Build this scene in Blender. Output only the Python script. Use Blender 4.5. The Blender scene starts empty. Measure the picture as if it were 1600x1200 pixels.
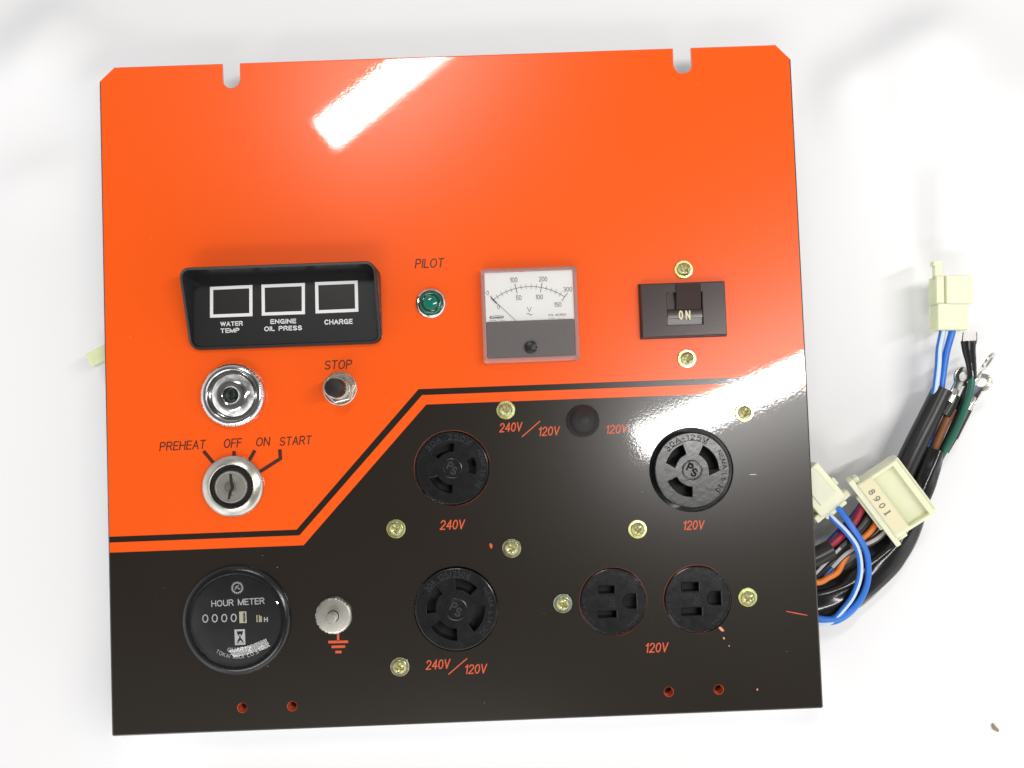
import bpy, bmesh, math, random
from mathutils import Vector, Matrix
from mathutils.geometry import delaunay_2d_cdt
rad = math.radians
rnd = random.Random(7)
sc = bpy.context.scene
COL = sc.collection

# ------------------------------------------------------------------ camera
CAM = Vector((0.0248, -0.0191, 0.4593))
ROT = (0.0398, -0.0060, -0.0371)
FPX = 1400.0                       # focal length in pixels of a 1600 px wide frame
cd = bpy.data.cameras.new('camera')
cd.sensor_width = 36.0
cd.lens = 36.0 * FPX / 1600.0
cd.clip_start, cd.clip_end = 0.01, 60.0
cam = bpy.data.objects.new('camera', cd)
COL.objects.link(cam)
cam.location = CAM
cam.rotation_euler = ROT
sc.camera = cam

def euler_m(a, b, c):
    return (Matrix.Rotation(c, 3, 'Z') @ Matrix.Rotation(b, 3, 'Y') @ Matrix.Rotation(a, 3, 'X'))
RM = euler_m(*ROT)

def P(px, py, h=0.0):
    """millimetre position, on the level h mm above the panel face, of a point measured in the photograph"""
    d = RM @ Vector(((px - 800.0) / FPX, (600.0 - py) / FPX, -1.0))
    t = (h * 0.001 - CAM.z) / d.z
    p = CAM + d * t
    return Vector((p.x * 1000.0, p.y * 1000.0))

def P3(px, py, h):
    q = P(px, py, h)
    return Vector((q.x, q.y, h))

# ------------------------------------------------------------------ world
w = bpy.data.worlds.new('World')
sc.world = w
w.use_nodes = True
nt = w.node_tree
nt.nodes.clear()
wo = nt.nodes.new('ShaderNodeOutputWorld')
bg = nt.nodes.new('ShaderNodeBackground')
tc = nt.nodes.new('ShaderNodeTexCoord')
sep = nt.nodes.new('ShaderNodeSeparateXYZ')
rp = nt.nodes.new('ShaderNodeValToRGB')
nt.links.new(tc.outputs['Generated'], sep.inputs[0])
nt.links.new(sep.outputs['Z'], rp.inputs['Fac'])
cr = rp.color_ramp
cr.elements[0].position = 0.0
cr.elements[0].color = (0.60, 0.60, 0.62, 1)
cr.elements[1].position = 1.0
cr.elements[1].color = (0.075, 0.07, 0.065, 1)
e = cr.elements.new(0.30); e.color = (0.95, 0.95, 0.97, 1)
e = cr.elements.new(0.62); e.color = (0.48, 0.48, 0.49, 1)
e = cr.elements.new(0.86); e.color = (0.12, 0.115, 0.11, 1)
nz = nt.nodes.new('ShaderNodeTexNoise')
nz.inputs['Scale'].default_value = 2.3
nz.inputs['Detail'].default_value = 2.0
nt.links.new(tc.outputs['Generated'], nz.inputs['Vector'])
mr = nt.nodes.new('ShaderNodeMapRange')
mr.inputs['From Min'].default_value = 0.35
mr.inputs['From Max'].default_value = 0.65
mr.inputs['To Min'].default_value = 0.45
mr.inputs['To Max'].default_value = 1.45
nt.links.new(nz.outputs['Fac'], mr.inputs['Value'])
mx = nt.nodes.new('ShaderNodeMix')
mx.data_type = 'RGBA'; mx.blend_type = 'MULTIPLY'
mx.inputs['Factor'].default_value = 1.0
nt.links.new(rp.outputs['Color'], mx.inputs['A'])
nt.links.new(mr.outputs['Result'], mx.inputs['B'])
gy = nt.nodes.new('ShaderNodeMapRange')          # the room is brighter on the photographer's side
gy.inputs['From Min'].default_value = -0.9
gy.inputs['From Max'].default_value = 0.9
gy.inputs['To Min'].default_value = 1.55
gy.inputs['To Max'].default_value = 0.60
nt.links.new(sep.outputs['Y'], gy.inputs['Value'])
mx2 = nt.nodes.new('ShaderNodeMix')
mx2.data_type = 'RGBA'; mx2.blend_type = 'MULTIPLY'
mx2.inputs['Factor'].default_value = 1.0
nt.links.new(mx.outputs['Result'], mx2.inputs['A'])
nt.links.new(gy.outputs['Result'], mx2.inputs['B'])
nt.links.new(mx2.outputs['Result'], bg.inputs['Color'])
bg.inputs['Strength'].default_value = 1.02
nt.links.new(bg.outputs[0], wo.inputs[0])

# ------------------------------------------------------------------ ceiling tubes (long soft lamps, seen mirrored in the glossy paint)
LAMPH = 1.5
def mirror_xy(px, py):
    """where on the ceiling the lamp hangs whose reflection is seen at this spot of the panel"""
    p = P(px, py) * 0.001
    k = (CAM.z + LAMPH) / CAM.z
    return Vector((CAM.x + (p.x - CAM.x) * k, CAM.y + (p.y - CAM.y) * k))

def tube_lamp(name, a, b, width, power, color=(1, 0.98, 0.95)):
    L = bpy.data.lights.new(name, 'AREA')
    L.shape = 'RECTANGLE'
    d = b - a
    L.size = d.length
    L.size_y = width
    L.energy = power
    L.color = color
    o = bpy.data.objects.new(name, L)
    COL.objects.link(o)
    c = (a + b) / 2
    o.location = (c.x, c.y, LAMPH)
    o.rotation_euler = (0, 0, math.atan2(d.y, d.x))
    return o

a1 = mirror_xy(508, 212); b1 = mirror_xy(650, 94)
b1 = a1 + (b1 - a1).normalized() * 0.46
tube_lamp('ceiling_lamp', a1, b1, 0.078, 5.2)
a2 = mirror_xy(1000, 692); b2 = mirror_xy(1262, 575)
b2 = a2 + (b2 - a2).normalized() * 1.20
tube_lamp('ceiling_lamp', a2, b2, 0.066, 13.5)
a3 = Vector((-0.80, -1.30)); b3 = Vector((0.12, -0.98))
tube_lamp('ceiling_lamp', a3, b3, 0.24, 8.0)

vs = sc.view_settings
vs.view_transform = 'Standard'
vs.look = 'None'
vs.exposure = 0.22
vs.gamma = 1.0
vs.use_curve_mapping = False
sc.cycles.max_bounces = 10
sc.cycles.transparent_max_bounces = 16
sc.cycles.sample_clamp_indirect = 6.0
sc.cycles.use_denoising = True

# ------------------------------------------------------------------ materials
def mat(name, color, rough=0.5, metal=0.0, coat=0.0, coat_rough=0.03, var=0.08, vscale=60.0,
        bump=0.0, bscale=400.0, spec=0.5, rvar=0.0, trans=0.0, ior=1.45, color2=None, sss=0.0, cbump=0.0):
    m = bpy.data.materials.new(name)
    m.use_nodes = True
    n = m.node_tree
    b = n.nodes['Principled BSDF']
    tcn = n.nodes.new('ShaderNodeTexCoord')
    no = n.nodes.new('ShaderNodeTexNoise')
    no.inputs['Scale'].default_value = vscale
    no.inputs['Detail'].default_value = 4.0
    n.links.new(tcn.outputs['Object'], no.inputs['Vector'])
    mixn = n.nodes.new('ShaderNodeMix')
    mixn.data_type = 'RGBA'
    c1 = tuple(max(0, c * (1 - var)) for c in color)
    c2 = color2 if color2 else tuple(min(1, c * (1 + var)) for c in color)
    mixn.inputs['A'].default_value = (*c1, 1)
    mixn.inputs['B'].default_value = (*c2, 1)
    if color2:
        mq = n.nodes.new('ShaderNodeMapRange')
        mq.inputs['From Min'].default_value = 0.38
        mq.inputs['From Max'].default_value = 0.62
        n.links.new(no.outputs['Fac'], mq.inputs['Value'])
        n.links.new(mq.outputs['Result'], mixn.inputs['Factor'])
    else:
        n.links.new(no.outputs['Fac'], mixn.inputs['Factor'])
    n.links.new(mixn.outputs['Result'], b.inputs['Base Color'])
    b.inputs['Roughness'].default_value = rough
    b.inputs['Metallic'].default_value = metal
    b.inputs['Coat Weight'].default_value = coat
    b.inputs['Coat Roughness'].default_value = coat_rough
    b.inputs['Specular IOR Level'].default_value = spec
    b.inputs['Transmission Weight'].default_value = trans
    b.inputs['IOR'].default_value = ior
    if sss > 0:
        b.inputs['Subsurface Weight'].default_value = sss
        b.inputs['Subsurface Radius'].default_value = (0.004, 0.004, 0.003)
        b.inputs['Subsurface Scale'].default_value = 1.0
    if coat >= 1.0:
        n4 = n.nodes.new('ShaderNodeTexNoise')
        n4.inputs['Scale'].default_value = 14.0
        n4.inputs['Detail'].default_value = 6.0
        n.links.new(tcn.outputs['Object'], n4.inputs['Vector'])
        m4 = n.nodes.new('ShaderNodeMapRange')
        m4.inputs['From Min'].default_value = 0.35
        m4.inputs['From Max'].default_value = 0.7
        m4.inputs['To Min'].default_value = coat_rough * 0.7
        m4.inputs['To Max'].default_value = coat_rough * 2.2
        n.links.new(n4.outputs['Fac'], m4.inputs['Value'])
        n.links.new(m4.outputs['Result'], b.inputs['Coat Roughness'])
    if rvar > 0:
        m2 = n.nodes.new('ShaderNodeMapRange')
        m2.inputs['To Min'].default_value = max(0.0, rough - rvar)
        m2.inputs['To Max'].default_value = rough + rvar
        n.links.new(no.outputs['Fac'], m2.inputs['Value'])
        n.links.new(m2.outputs['Result'], b.inputs['Roughness'])
    if bump > 0 or cbump > 0:
        n2 = n.nodes.new('ShaderNodeTexNoise')
        n2.inputs['Scale'].default_value = bscale
        n2.inputs['Detail'].default_value = 3.0
        n.links.new(tcn.outputs['Object'], n2.inputs['Vector'])
        bp = n.nodes.new('ShaderNodeBump')
        bp.inputs['Strength'].default_value = bump or cbump
        bp.inputs['Distance'].default_value = 0.0003
        n.links.new(n2.outputs['Fac'], bp.inputs['Height'])
        if bump > 0:
            n.links.new(bp.outputs['Normal'], b.inputs['Normal'])
        n.links.new(bp.outputs['Normal'], b.inputs['Coat Normal'])
    return m

def clear_mat(name, tint=(1, 1, 1), body=0.0, body_color=(0.9, 0.85, 0.85), rough=0.01, ior=1.49):
    """thin clear plastic: lets light straight through, mirrors at its Fresnel rate, with a little milky body"""
    m = bpy.data.materials.new(name)
    m.use_nodes = True
    n = m.node_tree
    n.nodes.clear()
    out = n.nodes.new('ShaderNodeOutputMaterial')
    tr = n.nodes.new('ShaderNodeBsdfTransparent')
    tr.inputs['Color'].default_value = (*tint, 1)
    gl = n.nodes.new('ShaderNodeBsdfGlossy')
    gl.inputs['Roughness'].default_value = rough
    df = n.nodes.new('ShaderNodeBsdfDiffuse')
    df.inputs['Color'].default_value = (*body_color, 1)
    no = n.nodes.new('ShaderNodeTexNoise')
    no.inputs['Scale'].default_value = 90.0
    mrn = n.nodes.new('ShaderNodeMapRange')
    mrn.inputs['To Min'].default_value = body * 0.8
    mrn.inputs['To Max'].default_value = body * 1.2
    n.links.new(no.outputs['Fac'], mrn.inputs['Value'])
    fr = n.nodes.new('ShaderNodeFresnel')
    fr.inputs['IOR'].default_value = ior
    m1 = n.nodes.new('ShaderNodeMixShader')
    m2 = n.nodes.new('ShaderNodeMixShader')
    n.links.new(mrn.outputs['Result'], m1.inputs['Fac'])
    n.links.new(tr.outputs[0], m1.inputs[1])
    n.links.new(df.outputs[0], m1.inputs[2])
    n.links.new(fr.outputs[0], m2.inputs['Fac'])
    n.links.new(m1.outputs[0], m2.inputs[1])
    n.links.new(gl.outputs[0], m2.inputs[2])
    n.links.new(m2.outputs[0], out.inputs[0])
    return m

M = {}
M['orange'] = mat('orange_enamel', (0.88, 0.096, 0.0025), 0.27, coat=1.0, coat_rough=0.022, var=0.02, vscale=25, cbump=0.030, bscale=650, spec=0.40)
M['black'] = mat('black_enamel', (0.0115, 0.0076, 0.0042), 0.25, coat=1.0, coat_rough=0.026, var=0.12, vscale=35, cbump=0.036, bscale=700, spec=0.55)
M['orange_edge'] = mat('worn_paint_edge', (0.020, 0.012, 0.009), 0.35, vscale=35, color2=(0.42, 0.06, 0.022))
M['orange_hole'] = mat('thin_paint_hole', (0.50, 0.075, 0.025), 0.3, var=0.3, vscale=900)
M['primer'] = mat('grey_primer', (0.16, 0.16, 0.155), 0.7, var=0.1)
M['dark_ink'] = mat('dark_ink', (0.055, 0.012, 0.006), 0.4, coat=0.6, coat_rough=0.08, var=0.1)
M['orange_ink'] = mat('orange_ink', (0.62, 0.085, 0.025), 0.45, coat=0.5, coat_rough=0.1, var=0.06)
M['chip'] = mat('bare_primer', (0.75, 0.30, 0.18), 0.5, var=0.2, vscale=900)
M['white_ink'] = mat('white_ink', (0.72, 0.72, 0.72), 0.5, var=0.04)
M['scale_ink'] = mat('scale_ink', (0.085, 0.088, 0.095), 0.5, var=0.1)
M['grey_ink'] = mat('grey_ink', (0.40, 0.41, 0.42), 0.5, var=0.1)
M['soft_black'] = mat('satin_black_plastic', (0.009, 0.009, 0.010), 0.36, var=0.15, bump=0.05, bscale=2500)
M['window_black'] = mat('smoked_window', (0.018, 0.0145, 0.0155), 0.30, var=0.1)
M['gloss_black'] = mat('moulded_black_plastic', (0.0045, 0.005, 0.0062), 0.24, spec=0.65, var=0.2, vscale=200, bump=0.16, bscale=350, rvar=0.06)
M['button_black'] = mat('dark_brown_button', (0.004, 0.0036, 0.0034), 0.5, var=0.2)
M['brown_black'] = mat('brown_black_bakelite', (0.040, 0.026, 0.024), 0.24, var=0.12, bump=0.05, bscale=500)
M['deep'] = mat('recess_shade', (0.006, 0.006, 0.006), 0.6)  # near-black that puts the shade of deep openings into the colour
M['chrome'] = mat('chrome_plate', (0.72, 0.72, 0.71), 0.10, metal=1.0, var=0.05, rvar=0.03, vscale=120, bump=0.03, bscale=200)
M['steel'] = mat('brushed_nickel', (0.58, 0.56, 0.49), 0.27, metal=1.0, var=0.12, rvar=0.06, vscale=400, bump=0.05, bscale=900)
M['dull_steel'] = mat('dull_nickel', (0.54, 0.53, 0.48), 0.36, metal=1.0, var=0.2, vscale=300)
M['zinc'] = mat('yellow_zinc', (0.80, 0.76, 0.22), 0.26, metal=1.0, vscale=350, color2=(0.80, 0.88, 0.42), rvar=0.05)
M['zinc_head'] = mat('screw_head_zinc', (0.62, 0.58, 0.26), 0.3, metal=1.0, vscale=400, color2=(0.62, 0.62, 0.42), rvar=0.05)
M['zinc_pink'] = mat('pink_zinc', (0.62, 0.50, 0.36), 0.22, metal=1.0, vscale=350, color2=(0.62, 0.66, 0.40), rvar=0.05)
M['zinc_green'] = mat('green_zinc', (0.50, 0.62, 0.36), 0.22, metal=1.0, vscale=350, color2=(0.60, 0.68, 0.58), rvar=0.05)
M['dial'] = mat('white_dial', (0.90, 0.90, 0.885), 0.5, var=0.015)
M['grey_cover'] = mat('grey_cover', (0.17, 0.155, 0.155), 0.38, var=0.06, vscale=300, bump=0.05, bscale=2500)
M['clear'] = clear_mat('clear_acrylic', body=0.0)
M['clear_edge'] = clear_mat('clear_acrylic_edge', tint=(1.0, 0.98, 0.97), body=0.17, body_color=(1.0, 0.97, 0.95))
M['lens'] = clear_mat('clear_lens', tint=(0.94, 0.95, 0.97), body=0.012, body_color=(0.6, 0.62, 0.66), ior=1.45, rough=0.012)
M['green_lens'] = mat('green_lens', (0.0, 0.085, 0.048), 0.08, coat=0.8, var=0.25, vscale=140)
M['green_core'] = mat('green_core', (0.005, 0.15, 0.105), 0.12, coat=0.6, var=0.2, vscale=300)
M['rubber'] = mat('black_rubber', (0.022, 0.021, 0.020), 0.62, var=0.2, vscale=200, bump=0.2, bscale=900)
M['nylon'] = mat('ivory_nylon', (0.74, 0.75, 0.54), 0.32, var=0.04, vscale=90, sss=0.5, bump=0.03, bscale=700)
M['nylon_pale'] = mat('pale_nylon', (0.70, 0.74, 0.48), 0.32, var=0.04, vscale=90, sss=0.5)
M['paper'] = mat('cream_label', (0.72, 0.66, 0.44), 0.6, var=0.05)
M['sleeve'] = mat('black_vinyl_sleeve', (0.014, 0.014, 0.014), 0.34, var=0.15, vscale=120, bump=0.12, bscale=220)
M['shiny_sleeve'] = mat('shiny_black_tape', (0.012, 0.012, 0.013), 0.16, var=0.15, vscale=90, bump=0.35, bscale=95)
M['blue'] = mat('blue_wire', (0.03, 0.17, 0.62), 0.32, var=0.06)
M['white_stripe'] = mat('white_stripe', (0.55, 0.66, 0.80), 0.35, var=0.05)
M['navy'] = mat('violet_blue_wire', (0.028, 0.035, 0.22), 0.35, var=0.1)
M['red'] = mat('dark_red_wire', (0.30, 0.012, 0.035), 0.35, var=0.1)
M['orange_wire'] = mat('orange_wire', (0.74, 0.19, 0.025), 0.35, var=0.08)
M['brown'] = mat('brown_wire', (0.19, 0.066, 0.022), 0.42, var=0.12, vscale=200)
M['dark_brown'] = mat('dark_brown_wire', (0.05, 0.030, 0.018), 0.4, var=0.12)
M['green'] = mat('green_wire', (0.012, 0.115, 0.075), 0.38, var=0.1)
M['black_wire'] = mat('black_wire', (0.014, 0.014, 0.015), 0.3, var=0.1)
M['tin'] = mat('tinned_terminal', (0.70, 0.68, 0.62), 0.25, metal=1.0, var=0.12, vscale=300)
M['speck'] = mat('brown_speck', (0.30, 0.22, 0.15), 0.7, var=0.3, vscale=900)

# ------------------------------------------------------------------ mesh helpers (millimetres)
class MB:
    def __init__(self):
        self.v, self.f, self.m, self.flat = [], [], [], []
    def add(self, verts, faces, mi=0, flat=False):
        o = len(self.v)
        self.v += [tuple(p) for p in verts]
        for f in faces:
            self.f.append([i + o for i in f])
            self.m.append(mi)
            self.flat.append(flat)
    def build(self, name, mats, parent=None, loc=(0, 0, 0), rotz=0.0, smooth=35, scale=0.001, weld=True):
        me = bpy.data.meshes.new(name)
        me.from_pydata([(x * scale, y * scale, z * scale) for x, y, z in self.v], [], self.f)
        for i, p in enumerate(me.polygons):
            p.material_index = self.m[i]
        if weld:
            bm = bmesh.new(); bm.from_mesh(me)
            bmesh.ops.remove_doubles(bm, verts=bm.verts, dist=1e-6)
            bmesh.ops.recalc_face_normals(bm, faces=bm.faces)
            bm.to_mesh(me); bm.free()
        if not isinstance(mats, (list, tuple)):
            mats = [mats]
        for m in mats:
            me.materials.append(m)
        if smooth:
            me.shade_smooth()
            me.set_sharp_from_angle(angle=rad(smooth))
            if any(self.flat) and len(me.polygons) == len(self.flat):
                for i, p in enumerate(me.polygons):
                    if self.flat[i]:
                        p.use_smooth = False
        o = bpy.data.objects.new(name, me)
        COL.objects.link(o)
        o.location = Vector(loc) * 0.001
        o.rotation_euler = (0, 0, rotz)
        if parent:
            o.parent = parent
        return o

def circle(cx, cy, r, n=64, a0=0.0):
    return [Vector((cx + r * math.cos(a0 + 2 * math.pi * i / n), cy + r * math.sin(a0 + 2 * math.pi * i / n))) for i in range(n)]

def sector(cx, cy, r0, r1, d0, d1, n=14):
    """ring sector between angles d0 < d1 (degrees), anticlockwise"""
    o = [Vector((cx + r1 * math.cos(rad(d0 + (d1 - d0) * i / n)), cy + r1 * math.sin(rad(d0 + (d1 - d0) * i / n)))) for i in range(n + 1)]
    i_ = [Vector((cx + r0 * math.cos(rad(d1 - (d1 - d0) * i / n)), cy + r0 * math.sin(rad(d1 - (d1 - d0) * i / n)))) for i in range(n + 1)]
    return o + i_

def rrect(x0, y0, x1, y1, r, n=5):
    pts = []
    for cx, cy, a in ((x1 - r, y0 + r, -90), (x1 - r, y1 - r, 0), (x0 + r, y1 - r, 90), (x0 + r, y0 + r, 180)):
        for i in range(n + 1):
            t = rad(a + 90 * i / n)
            pts.append(Vector((cx + r * math.cos(t), cy + r * math.sin(t))))
    return pts

def area(p):
    return 0.5 * sum(p[i].x * p[(i + 1) % len(p)].y - p[(i + 1) % len(p)].x * p[i].y for i in range(len(p)))

def ccw(p):
    return list(p) if area(p) > 0 else list(reversed(p))

def inset(p, d):
    """move a ccw outline inwards by d (outwards when d < 0)"""
    n = len(p); out = []
    for i in range(n):
        a, b, c = p[i - 1], p[i], p[(i + 1) % n]
        e1 = (b - a).normalized(); e2 = (c - b).normalized()
        n1 = Vector((-e1.y, e1.x)); n2 = Vector((-e2.y, e2.x))
        k = n1 + n2
        q = max(0.35, k.dot(n1))
        out.append(b + k * (d / q))
    return out

def inside(p, poly):
    c = False; n = len(poly); x, y = p
    for i in range(n):
        a, b = poly[i], poly[i - 1]
        if (a.y > y) != (b.y > y) and x < (b.x - a.x) * (y - a.y) / (b.y - a.y) + a.x:
            c = not c
    return c

def strip(mb, la, lb, mi):
    """faces between two closed outlines of the same length (3D points)"""
    n = len(la)
    mb.add(list(la) + list(lb), [[i, (i + 1) % n, n + (i + 1) % n, n + i] for i in range(n)], mi)

def fill(mb, outer, holes, z, mi=0, zone=None, lines=()):
    """flat sheet with holes; zone(x, y) picks the material, z may be a function"""
    zf = z if callable(z) else (lambda x, y: z)
    vs_, es = [], []
    for loop in [outer] + list(holes):
        o = len(vs_); n = len(loop)
        vs_ += [Vector((p.x, p.y)) for p in loop]
        es += [(o + i, o + (i + 1) % n) for i in range(n)]
    for ln in lines:
        o = len(vs_)
        vs_ += [Vector((p.x, p.y)) for p in ln]
        es += [(o + i, o + i + 1) for i in range(len(ln) - 1)]
    V, E, F, *_ = delaunay_2d_cdt(vs_, es, [], 0, 1e-5)
    groups = {}
    for f in F:
        c = sum((V[i] for i in f), Vector((0, 0))) / 3
        if not inside(c, outer) or any(inside(c, h) for h in holes):
            continue
        groups.setdefault(zone(c.x, c.y) if zone else mi, []).append(list(f))
    for k, fs in groups.items():
        mb.add([(p.x, p.y, zf(p.x, p.y)) for p in V], fs, k, True)

def z3(loop, z):
    zf = z if callable(z) else (lambda x, y: z)
    return [(p.x, p.y, zf(p.x, p.y)) for p in loop]

def slab(mb, outer, zt, zb, holes=(), ch=0.3, hole_ch=0.0, mi=0, wall=None, hole_mi=None, hole_floor=None, floor_mi=None,
         zone=None, lines=(), bottom=False, hole_zb=None):
    """plate with a chamfered rim, holes with walls and, if asked, floors"""
    outer = ccw(outer); holes = [ccw(h) for h in holes]
    wall = mi if wall is None else wall
    hole_mi = wall if hole_mi is None else hole_mi
    zf = zt if callable(zt) else (lambda x, y: zt)
    top = inset(outer, ch) if ch > 0 else outer
    mid = inset(outer, ch * 0.3) if ch > 0 else outer
    fill(mb, top, [inset(h, -hole_ch) if hole_ch > 0 else h for h in holes], zf, mi, zone, lines)
    if ch > 0:
        zm = [(p.x, p.y, zf(q.x, q.y) - ch * 0.3) for p, q in zip(mid, top)]
        zl = [(p.x, p.y, zf(q.x, q.y) - ch) for p, q in zip(outer, top)]
        strip(mb, z3(top, zf), zm, wall)
        strip(mb, zm, zl, wall)
        strip(mb, zl, z3(outer, zb), wall)
    else:
        strip(mb, z3(outer, zf), z3(outer, zb), wall)
    hmis = hole_mi if isinstance(hole_mi, (list, tuple)) else [hole_mi] * len(holes)
    for h, hole_mi in zip(holes, hmis):
        hz = zb if hole_zb is None else hole_zb
        hz = hole_floor if hole_floor is not None else hz
        if hole_ch > 0:
            hi = inset(h, -hole_ch)
            strip(mb, z3(hi, zf), [(p.x, p.y, zf(q.x, q.y) - hole_ch) for p, q in zip(h, hi)], hole_mi)
            strip(mb, [(p.x, p.y, zf(q.x, q.y) - hole_ch) for p, q in zip(h, hi)], z3(h, hz), hole_mi)
        else:
            strip(mb, z3(h, zf), z3(h, hz), hole_mi)
        if hole_floor is not None:
            fill(mb, h, [], hole_floor, hole_mi if floor_mi is None else floor_mi)
    if bottom:
        fill(mb, outer, holes, zb, wall if bottom is True else bottom)

def lathe(mb, prof, n=64, cx=0.0, cy=0.0, mi=0, mis=None, rmod=None, tilt=None):
    rings = []
    for k, (r, z) in enumerate(prof):
        ring = []
        for i in range(n):
            t = 2 * math.pi * i / n
            rr = r * (rmod(t, k) if rmod else 1.0)
            q = Vector((cx + rr * math.cos(t), cy + rr * math.sin(t), z))
            ring.append(tilt @ q if tilt else q)
        rings.append(ring)
    for k in range(len(prof) - 1):
        strip(mb, rings[k], rings[k + 1], mis[k] if mis else mi)

def heightdisc(mb, R, zf, nr=16, na=48, mi=0):
    vv = [(0, 0, zf(0, 0))]; ff = []
    for k in range(1, nr + 1):
        for i in range(na):
            t = 2 * math.pi * i / na; r = R * k / nr
            x, y = r * math.cos(t), r * math.sin(t)
            vv.append((x, y, zf(x, y)))
    for i in range(na):
        ff.append([0, 1 + i, 1 + (i + 1) % na])
    for k in range(nr - 1):
        a = 1 + k * na; b = a + na
        for i in range(na):
            j = (i + 1) % na
            ff.append([a + i, b + i, b + j, a + j])
    mb.add(vv, ff, mi)

def box(mb, x0, y0, z0, x1, y1, z1, mi=0, M4=None):
    p = [Vector(q) for q in ((x0, y0, z0), (x1, y0, z0), (x1, y1, z0), (x0, y1, z0), (x0, y0, z1), (x1, y0, z1), (x1, y1, z1), (x0, y1, z1))]
    if M4:
        p = [M4 @ q for q in p]
    mb.add(p, [[0, 3, 2, 1], [4, 5, 6, 7], [0, 1, 5, 4], [1, 2, 6, 5], [2, 3, 7, 6], [3, 0, 4, 7]], mi)

def spline(pts, per=8):
    """smooth curve through points (Catmull-Rom)"""
    pts = [Vector(p) for p in pts]
    q = [pts[0] * 2 - pts[1]] + pts + [pts[-1] * 2 - pts[-2]]
    out = []
    for i in range(1, len(q) - 2):
        for k in range(per):
            t = k / per
            a, b, c, d = q[i - 1], q[i], q[i + 1], q[i + 2]
            out.append(0.5 * ((2 * b) + (c - a) * t + (2 * a - 5 * b + 4 * c - d) * t * t + (3 * b - a - 3 * c + d) * t ** 3))
    out.append(pts[-1])
    return out

def tube(mb, pts, r, n=12, per=8, mi=0, cap=True, flat=1.0, stripe=None, open_end=None, lump=None):
    """round (or flattened) cable along a smooth path; stripe=(i0, i1, material) colours some of its sides"""
    path = spline(pts, per)
    rr = r if isinstance(r, (list, tuple)) else [r] * len(pts)
    m = len(path)
    def rad_at(i):
        u = i / (m - 1) * (len(rr) - 1)
        k = min(int(u), len(rr) - 2)
        return rr[k] + (rr[k + 1] - rr[k]) * (u - k)
    rings = []
    for i, p in enumerate(path):
        t = (path[min(i + 1, m - 1)] - path[max(i - 1, 0)]).normalized()
        s = t.cross(Vector((0, 0, 1)))
        s = s.normalized() if s.length > 1e-4 else Vector((1, 0, 0))
        u = s.cross(t)
        R = rad_at(i)
        ring = []
        for k in range(n):
            a = 2 * math.pi * k / n
            q = R * (lump(i / (m - 1), a) if lump else 1.0)
            ring.append(p + s * (q * math.cos(a)) + u * (q * flat * math.sin(a)))
        rings.append(ring)
    for i in range(m - 1):
        for k in range(n):
            j = (k + 1) % n
            c = mi
            if stripe and stripe[0] <= k < stripe[1]:
                c = stripe[2]
            mb.add([rings[i][k], rings[i][j], rings[i + 1][j], rings[i + 1][k]], [[0, 1, 2, 3]], c)
    if cap:
        mb.add(rings[0], [list(range(n))], mi)
        mb.add(rings[-1], [list(range(n))], mi)
    return path, rings

# ------------------------------------------------------------------ lettering
_fc = {}
def glyphs(s, weight=0.0, space=1.0):
    """outline mesh of a line of text from the built-in font: vertices and faces"""
    key = (s, weight, space)
    if key in _fc:
        return _fc[key]
    cu = bpy.data.curves.new('lettering_source', 'FONT')
    cu.body = s
    cu.size = 1.0
    cu.offset = weight
    cu.space_character = space
    cu.resolution_u = 4
    o = bpy.data.objects.new('lettering_source', cu)
    COL.objects.link(o)
    bpy.context.view_layer.update()
    dg = bpy.context.evaluated_depsgraph_get()
    me = o.evaluated_get(dg).to_mesh()
    v = [(p.co.x, p.co.y) for p in me.vertices]
    f = [list(p.vertices) for p in me.polygons]
    o.evaluated_get(dg).to_mesh_clear()
    bpy.data.objects.remove(o)
    bpy.data.curves.remove(cu)
    _fc[key] = (v, f)
    return v, f

def stroke(mb, a, b, wd, z=0.1, mi=0):
    a, b = Vector(a), Vector(b)
    d = (b - a).normalized(); n = Vector((-d.y, d.x)) * (wd / 2)
    mb.add([(*(a - n), z), (*(b - n), z), (*(b + n), z), (*(a + n), z)], [[0, 1, 2, 3]], mi)

def polyline(mb, pts, wd, z=0.1, mi=0, closed=False):
    pts = [Vector(p) for p in pts]
    n = len(pts)
    L, R = [], []
    for i in range(n):
        a = pts[i - 1] if (i > 0 or closed) else pts[i] * 2 - pts[i + 1]
        c = pts[(i + 1) % n] if (i < n - 1 or closed) else pts[i] * 2 - pts[i - 1]
        e1 = (pts[i] - a).normalized(); e2 = (c - pts[i]).normalized()
        k = Vector((-e1.y - e2.y, e1.x + e2.x))
        q = max(0.4, k.dot(Vector((-e1.y, e1.x))))
        k = k * (wd / 2 / q)
        L.append(pts[i] + k); R.append(pts[i] - k)
    m = n if closed else n - 1
    vv = [(p.x, p.y, z) for p in L] + [(p.x, p.y, z) for p in R]
    mb.add(vv, [[i, (i + 1) % n, n + (i + 1) % n, n + i] for i in range(m)], mi)

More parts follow.
